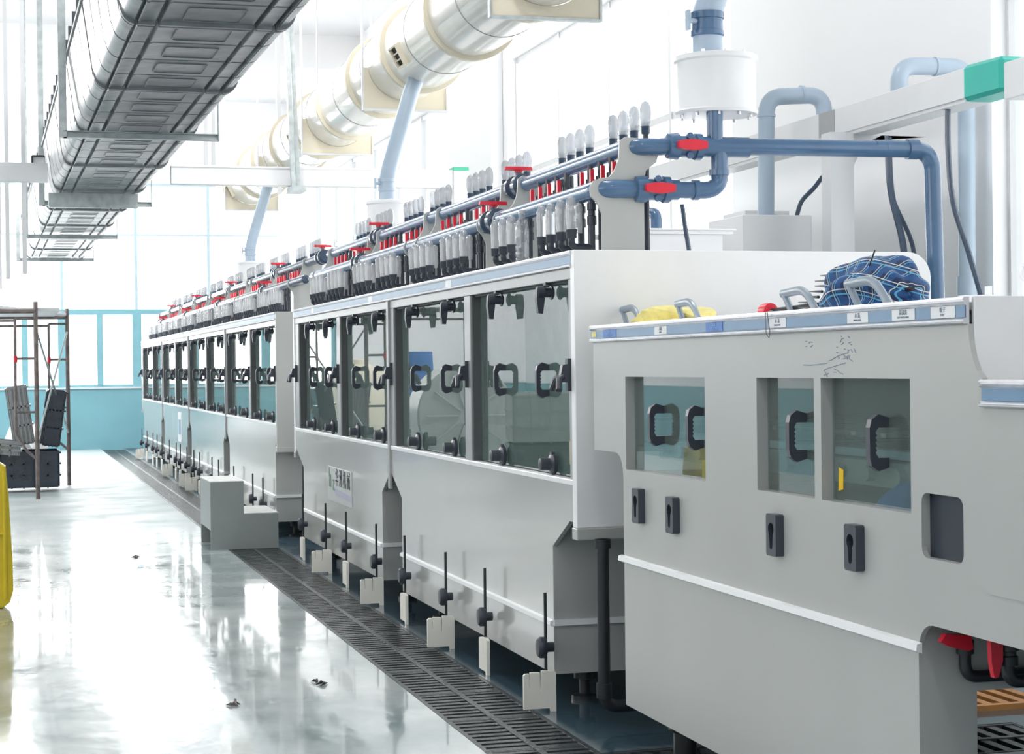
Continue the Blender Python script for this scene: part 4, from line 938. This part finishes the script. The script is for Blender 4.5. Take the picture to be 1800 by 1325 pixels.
# ------------------------------------------------------------------ right side trunking, risers, boxes, hoses
rt = thing('cable_trunking', 'white cable trunking running along the right wall with a big green corner cap', 'trunking')
m = MB(); m.box(3.90, 4.02, 6.72, 11.5, 2.283, 2.43); m.box(3.892, 3.90, 6.72, 11.5, 2.30, 2.306); m.build('trunk_body', 'trunk', rt, 0.003)
m = MB(); m.add([(3.885, 6.72, 2.285), (4.03, 6.72, 2.285), (4.03, 6.42, 2.285), (3.885, 6.42, 2.285), (3.885, 6.72, 2.437), (4.03, 6.72, 2.437), (4.03, 6.42, 2.43), (3.885, 6.42, 2.43)], [(0,1,2,3),(4,7,6,5),(0,4,5,1),(1,5,6,2),(2,6,7,3),(3,7,4,0)])
m.build('corner_cap', 'green', rt, 0.016, 1)
m = MB(); m.box(3.90, 4.02, 5.4, 6.42, 2.25, 2.40); m.build('trunk_body', 'trunk', rt, 0.003)
m = MB(); m.box(3.78, 3.90, 7.75, 7.85, 1.0, 2.29); m.prism([(3.90, 2.283), (3.90, 2.05)]+fil(4.15, 2.05, 0.25, 180, 110, 6)+[(4.3, 2.283)], 'Y', 7.78, 7.82); m.build('trunk_post', 'trunk', rt, 0.003)
m = MB(); m.box(3.897, 3.90, 7.95, 8.12, 2.285, 2.428); m.build('joint_cover', 'frame', rt)
bx = thing('pipe_cabinet', 'tall white box behind the middle machine with a thick pipe standing on it', 'cabinet')
m = MB(); m.box(3.50, 3.87, 8.15, 8.6, 0, 1.93); m.build('cabinet_body', 'white_plastic', bx, 0.006)
m = MB(); m.tube(path([(3.68, 8.28, 1.93), (3.69, 8.28, 2.53), (4.0, 8.28, 2.55), (4.01, 8.28, 2.35)], 0.085, 8), 0.042, 20); m.lathe((3.68, 8.28, 1.925), [(0.07,0),(0.07,0.012)], 16); m.lathe((3.88, 8.28, 2.548), [(0.047,-0.006),(0.047,0.006)], 20, 'X'); m.lathe((3.688, 8.28, 2.43), [(0.047,0),(0.047,0.012)], 20); m.build('riser_pipe', 'pale_pvc', bx)
m = MB(); m.box(3.75, 4.0, 8.7, 9.0, 1.5, 2.0); tag(m.build('sensor_box', 'white_plastic'), 'small white box with a dotted grille behind the tall pipe cabinet', 'box')
r2 = thing('riser_pipe', 'thick pale pipe looping over the right trunking and down beside the machine', 'pipe')
m = MB(); m.tube(path([(3.955, 7.4, 2.40), (3.955, 7.4, 2.55), (4.30, 7.4, 2.555), (4.292, 7.4, 1.3)], 0.08, 8), 0.040, 20); m.lathe((4.14, 7.4, 2.553), [(0.045,-0.006),(0.045,0.006)], 20, 'X'); m.lathe((4.292, 7.4, 1.50), [(0.047,0),(0.047,0.09)], 20)
m.lathe((4.285, 7.4, 1.30), [(0.09,0),(0.045,0.16)], 20); m.build('pipe_run', 'pale_pvc', r2)
def hose(pts, r, lab, mt='slate_pvc', g=None):
    P = [Vector(p) for p in pts]; out = []
    for i in range(len(P)-1):
        p0 = P[max(i-1,0)]; p1 = P[i]; p2 = P[i+1]; p3 = P[min(i+2, len(P)-1)]
        for s in range(6):
            t = s/6; out.append(tuple(0.5*((2*p1)+(-p0+p2)*t+(2*p0-5*p1+4*p2-p3)*t*t+(-p0+3*p1-3*p2+p3)*t**3)))
    out.append(tuple(P[-1])); m = MB(); m.tube(out, r, 8); return tag(m.build('hose', mt), lab, 'hose', g)
hose([(3.93, 6.92, 2.29), (3.93, 6.92, 2.10), (3.94, 6.90, 1.88), (3.99, 6.86, 1.66), (4.02, 6.80, 1.45)], 0.0125, 'single dark hose hanging at the far right from the trunking')
for i, (xa, xb, yy) in enumerate(((3.97, 4.06, 7.55), (4.01, 4.10, 7.6), (4.03, 4.17, 7.65))):
    hose([(xa, yy, 2.25), (xa+0.01, yy, 2.0), (xb-0.02, yy, 1.75), (xb, yy, 1.5)], 0.011, 'dark hose of the bundle of three behind the white post, %s from left' % ORD[i], g='bundle of three hanging hoses')
hose([(3.90, 8.4, 1.93), (3.93, 8.4, 2.02), (4.0, 8.4, 2.09), (4.05, 8.4, 2.15)], 0.012, 'short dark curved hose beside the tall pipe cabinet')
hose([(2.46, 6.3, 1.80), (2.47, 6.3, 1.72), (2.49, 6.3, 1.6)], 0.009, 'thin dark hose below the near cross pipe')
lidt = thing('vessel_lid', 'flat white vessel lid with a short pipe elbow behind the near pipe bracket', 'lid')
m = MB(); m.box(2.45, 2.92, 6.9, 7.3, 1.735, 1.75); m.box(2.47, 2.88, 6.92, 7.28, 1.577, 1.735); m.box(2.44, 2.93, 6.89, 7.31, 1.75, 1.757); m.build('vessel_body', 'white_plastic', lidt, 0.003)
m = MB(); m.tube(path([(2.635, 7.05, 1.757), (2.635, 7.05, 1.83), (2.635, 7.2, 1.85)], 0.03), 0.024, 14); m.build('pipe_elbow', 'blue_pvc', lidt)
dg = thing('round_gauge', 'pale round gauge with blue face at the right edge of the picture', 'gauge', (2.81, 4.5, 1.318))
m = MB(); m.lathe((0,0,0.13), [(0.033,0),(0.036,-0.005),(0.036,-0.02),(0.026,-0.024),(0.026,-0.016)], 24, 'Y'); m.box(-0.008, 0.008, -0.014, 0.0, 0, 0.10); m.build('gauge_case', 'white_plastic', dg)
m = MB(); m.lathe((0,0,0.13), [(0.026,-0.017),(0.001,-0.018)], 24, 'Y'); m.build('gauge_face', 'pale_pvc', dg)
m = MB(); m.box(-0.035, -0.012, -0.03, 0.0, 0, 0.045); m.box(0.012, 0.04, -0.03, 0.0, 0, 0.06); m.build('gauge_bracket', 'pale_pvc', dg)
fn = thing('funnel', 'white funnel dish with a small bolt at the right end of the near machine lid', 'funnel', (2.95, 5.02, 1.318))
m = MB(); m.lathe((0,0,0), [(0.03,0),(0.03,0.05),(0.058,0.08),(0.062,0.086),(0.03,0.084)], 20); m.box(0.03, 0.045, -0.01, 0.01, 0.085, 0.115); m.build('dish', 'white_plastic', fn)

# ------------------------------------------------------------------ step box in the aisle
sb = thing('step_box', 'grey two-step box standing on the floor grates beside the machines', 'step stool', (0,0,0))
m = MB(); m.add([], [])
X0, X1, X2, Ya, Yb = 1.312, 1.533, 1.762, 12.0, 12.62
m.prism([(X0, 0), (X2, 0), (X2, 0.232), (X1, 0.232), (X1, 0.449), (X0, 0.449)], 'Y', Ya, Ya+0.018)
m.prism([(X0, 0), (X2, 0), (X2, 0.232), (X1, 0.232), (X1, 0.449), (X0, 0.449)], 'Y', Yb-0.018, Yb)
m.box(X0, X0+0.015, Ya+0.018, Yb-0.018, 0.13, 0.449); m.box(X2-0.015, X2, Ya+0.018, Yb-0.018, 0, 0.232); m.box(X1-0.015, X1, Ya+0.018, Yb-0.018, 0.232, 0.449)
m.build('box_sides', 'steprim', sb)
m = MB(); m.box(X0-0.002, X1+0.002, Ya-0.002, Yb, 0.449, 0.457); m.build('upper_tread', 'steptop', sb, 0.002)
m = MB(); m.box(X1, X2+0.002, Ya-0.002, Yb, 0.232, 0.24); m.build('lower_tread', 'steptop', sb, 0.002)

# ------------------------------------------------------------------ left side: yellow barrier, scaffold, crates
yb_ = thing('plastic_barrier', 'yellow plastic barrier at the left edge of the picture', 'barrier', (0,0,0))
m = MB(); m.prism([(-0.5, 0.04), (-0.02, 0.0), (0.018, 0.03), (0.034, 0.09), (0.032, 0.25), (0.018, 0.55), (0.004, 0.72), (-0.03, 0.745), (-0.5, 0.70)], 'Y', 9.45, 9.60); m.build('barrier_panel', 'yellow', yb_, 0.012)
m = MB(); m.tube([(-0.006, 9.44, 0.05), (-0.004, 9.44, 0.70)], 0.010, 8); m.tube([(-0.5, 9.44, 0.38), (-0.004, 9.44, 0.38)], 0.008, 8); m.build('barrier_rib', 'yellow', yb_)
def scaffold(x1, y, hw_, lab):
    t = thing('scaffold', lab, 'scaffold', (x1, y, 0), 'rusty scaffold frames')
    m = MB(); m.tube([(0,0,0),(-0.002,0,1.86)], 0.021, 10)
    m.tube([(-0.10,0,0.46),(-0.19,0,0.61),(-0.195,0,0.72),(-0.19,0,1.70)], 0.013, 8); m.tube([(-0.10,0,0.46),(-0.01,0,0.38)], 0.013, 8)
    for z in (0.82, 1.325, 1.70): m.tube([(-0.19,0,z),(0,0,z)], 0.011, 8)
    m.tube([(0,0,1.77),(-hw_,0,1.77)], 0.021, 10); m.tube([(-0.19,0,1.68),(-hw_,0,1.68)], 0.011, 8)
    m.tube([(-hw_,0,0),(-hw_,0,1.86)], 0.021, 10); m.tube([(-hw_+0.19,0,0.61),(-hw_+0.19,0,1.77)], 0.013, 8)
    for z in (0.82, 1.325): m.tube([(-hw_+0.19,0,z),(-hw_,0,z)], 0.011, 8)
    m.build('frame_tubes', 'rust', t)
    m = MB(); m.lathe((-0.19,0,1.29), [(0.018,0),(0.018,0.06)], 8); m.build('red_clip', 'red', t)
    return t
scaffold(0.30, 17.47, 1.2, 'rusty scaffold frame nearest the camera beside the crates')
scaffold(0.652, 19.42, 1.2, 'rusty scaffold frame behind, nearer to the turquoise wall')
m = MB(); m.tube([(0.30, 17.47, 1.60), (0.65, 19.42, 0.55)], 0.010, 8); m.tube([(0.30, 17.47, 0.55), (0.65, 19.42, 1.62)], 0.010, 8)
tag(m.build('cross_brace', 'galv'), 'thin steel cross brace between the two scaffold frames', 'brace')
m = MB(); m.box(-0.62, 0.52, 17.5, 19.4, 1.775, 1.80); m.tube([(-0.05, 17.45, 1.80), (0.62, 19.4, 1.80)], 0.025, 10)
tag(m.build('scaffold_plank', 'trunk'), 'pale plank lying across the tops of the scaffold frames', 'plank')
def crate(name, lab, loc, size, rot, mt, open_=True):
    t = thing(name, lab, 'crate', loc, 'ribbed plastic crates by the scaffold'); t.rotation_euler = rot
    L_, W_, Hh = size; m = MB(); wt = 0.012
    def wall_(x0, x1, y0, y1): m.box(x0, x1, y0, y1, 0, Hh)
    wall_(0, wt, 0, W_); wall_(L_-wt, L_, 0, W_); wall_(wt, L_-wt, 0, wt); wall_(wt, L_-wt, W_-wt, W_); m.box(wt, L_-wt, wt, W_-wt, 0, wt)
    m.build('crate_shell', mt, t, 0.01)
    m = MB(); e = 0.014
    for z in (Hh*0.3, Hh*0.62, Hh-0.03): m.box(-e, L_+e, -e, 0, z, z+0.018); m.box(-e, 0, 0, W_, z, z+0.018); m.box(L_, L_+e, 0, W_, z, z+0.018)
    for k_ in range(1, 5): x = L_*k_/5; m.box(x-0.008, x+0.008, -e, 0, 0, Hh-0.03); m.box(x-0.008, x+0.008, 0.01, W_-0.01, -e, 0)
    for k_ in range(1, 4): y = W_*k_/4; m.box(-e, 0, y-0.008, y+0.008, 0, Hh-0.03); m.box(0.01, L_-0.01, y-0.008, y+0.008, -e, 0)
    m.build('crate_ribs', mt, t)
    return t
crate('plastic_crate', 'navy-black glossy crate on the floor under the scaffold', (-0.05, 18.5, 0.05), (0.58, 0.5, 0.36), (0, 0, 0), 'crate')
crate('plastic_crate', 'grey crate stood on edge on the navy crate, left one', (0.10, 18.6, 0.47), (0.20, 0.5, 0.58), (0, math.radians(-8), 0), 'crate_grey')
crate('plastic_crate', 'navy-black crate leaning right behind the scaffold legs', (0.36, 18.65, 0.47), (0.18, 0.5, 0.56), (0, math.radians(8), 0), 'crate')
crate('plastic_crate', 'grey crate lying flat at the left edge below the leaning crates', (-0.35, 18.4, 0.42), (0.5, 0.5, 0.14), (0, math.radians(6), 0), 'crate_grey')
# ------------------------------------------------------------------ goods on the left side of the hall (they show mirrored in the machine windows)
m = MB(); m.lathe((-1.25, 25.8, 0), [(0.40,0),(0.42,0.05),(0.42,0.5),(0.425,0.52),(0.42,0.95),(0.36,1.15),(0.15,1.25),(0.14,1.32),(0.001,1.33)], 32)
tag(m.build('water_tank', 'cream_matt'), 'cream round plastic tank left of the aisle, mirrored in the machine windows', 'tank')
m = MB(); DC = (-1.5, 20.8, 0.62)
m.lathe(DC, [(0.58,-0.3),(0.60,-0.28),(0.60,0.28),(0.58,0.3),(0.52,0.3),(0.50,0.2),(0.1,0.2)], 40, 'Y')
for i in range(10): a = 2*PI*i/10; m.tube([(DC[0]+0.1*math.cos(a), 20.48, DC[2]+0.1*math.sin(a)), (DC[0]+0.5*math.cos(a), 20.46, DC[2]+0.5*math.sin(a))], 0.014, 6)
tag(m.build('fan_drum', 'drum'), 'large grey spoked drum standing on edge left of the aisle', 'drum')
crate('plastic_crate', 'pale ribbed tote left of the aisle, mirrored low in the machine windows', (-1.6, 15.6, 0.50), (0.9, 0.9, 0.45), (0, 0, 0.2), 'drum')
crate('plastic_crate', 'dark tote under the pale tote left of the aisle', (-1.6, 15.6, 0.02), (0.9, 0.9, 0.45), (0, 0, 0.2), 'crate')
m = MB(); m.lathe((-1.3, 22.6, 0.5), [(0.28,-0.5),(0.28,0),(0.29,0.3),(0.28,0.31),(0.29,0.32),(0.29,0.6),(0.28,0.62),(0.29,0.64),(0.28,0.9)], 24)
tag(m.build('barrel', 'label_blue'), 'blue plastic barrel left of the aisle, mirrored in the machine windows', 'barrel')
for i, (ya, yb2) in enumerate(((5.6, 8.6), (8.8, 11.8), (12.0, 14.4))):
    m = MB(); m.box(-4.3, -3.3, ya, yb2, 0, 1.45); m.box(-3.3, -3.28, ya+0.1, yb2-0.1, 0.1, 1.3); tag(m.build('reflection_box', 'reflection_grey', None, 0.01), 'unseen grey-green box added to darken window reflections, %s from the camera' % ORD[i], 'cabinet', 'boxes added for window reflections')  # unseen boxes added to darken what the near machine windows mirror
for i in range(6):
    o = lump('white_sack', 'white_plastic', 'white bulk sack of the row near the far wall, %s from the wall' % ORD[i], 'sack', 0.26, 26.9-0.93*i, 0.125, 0.27, 0.46, 0.38, 20+i, 0.07, nu=28, nv=14, fold=6)
    o['group'] = 'white bulk sacks'
lump('clear_bag', 'clear', 'crumpled clear plastic bag beside the white sacks', 'bag', 0.2, 21.45, 0.09, 0.2, 0.25, 0.3, 40, 0.3, nu=30, nv=14)

# small debris on the wet floor
for i, (x, y, s, lb) in enumerate(((0.79, 11.72, 0.05, 'small brown scrap lying on the wet floor in the aisle'), (1.13, 6.77, 0.055, 'dark leaf-like scrap lying on the wet floor near the grates'), (0.78, 6.45, 0.035, 'small pale scrap lying on the wet floor at the bottom'))):
    m = MB(); rr_ = random.Random(i)
    for k_ in range(5):
        a = rr_.uniform(0, 3.1); l_ = s*rr_.uniform(0.4, 1); cx, cy = x+rr_.uniform(-s, s)*0.5, y+rr_.uniform(-s, s)
        m.tube([(cx-l_*math.cos(a)*0.5, cy-l_*math.sin(a), 0.004), (cx, cy, 0.008), (cx+l_*math.cos(a)*0.5, cy+l_*math.sin(a), 0.003)], 0.004, 6, rs=[0.001, 0.006, 0.001])
    tag(m.build('floor_scrap', 'rust' if i != 1 else 'rubber'), lb, 'debris')
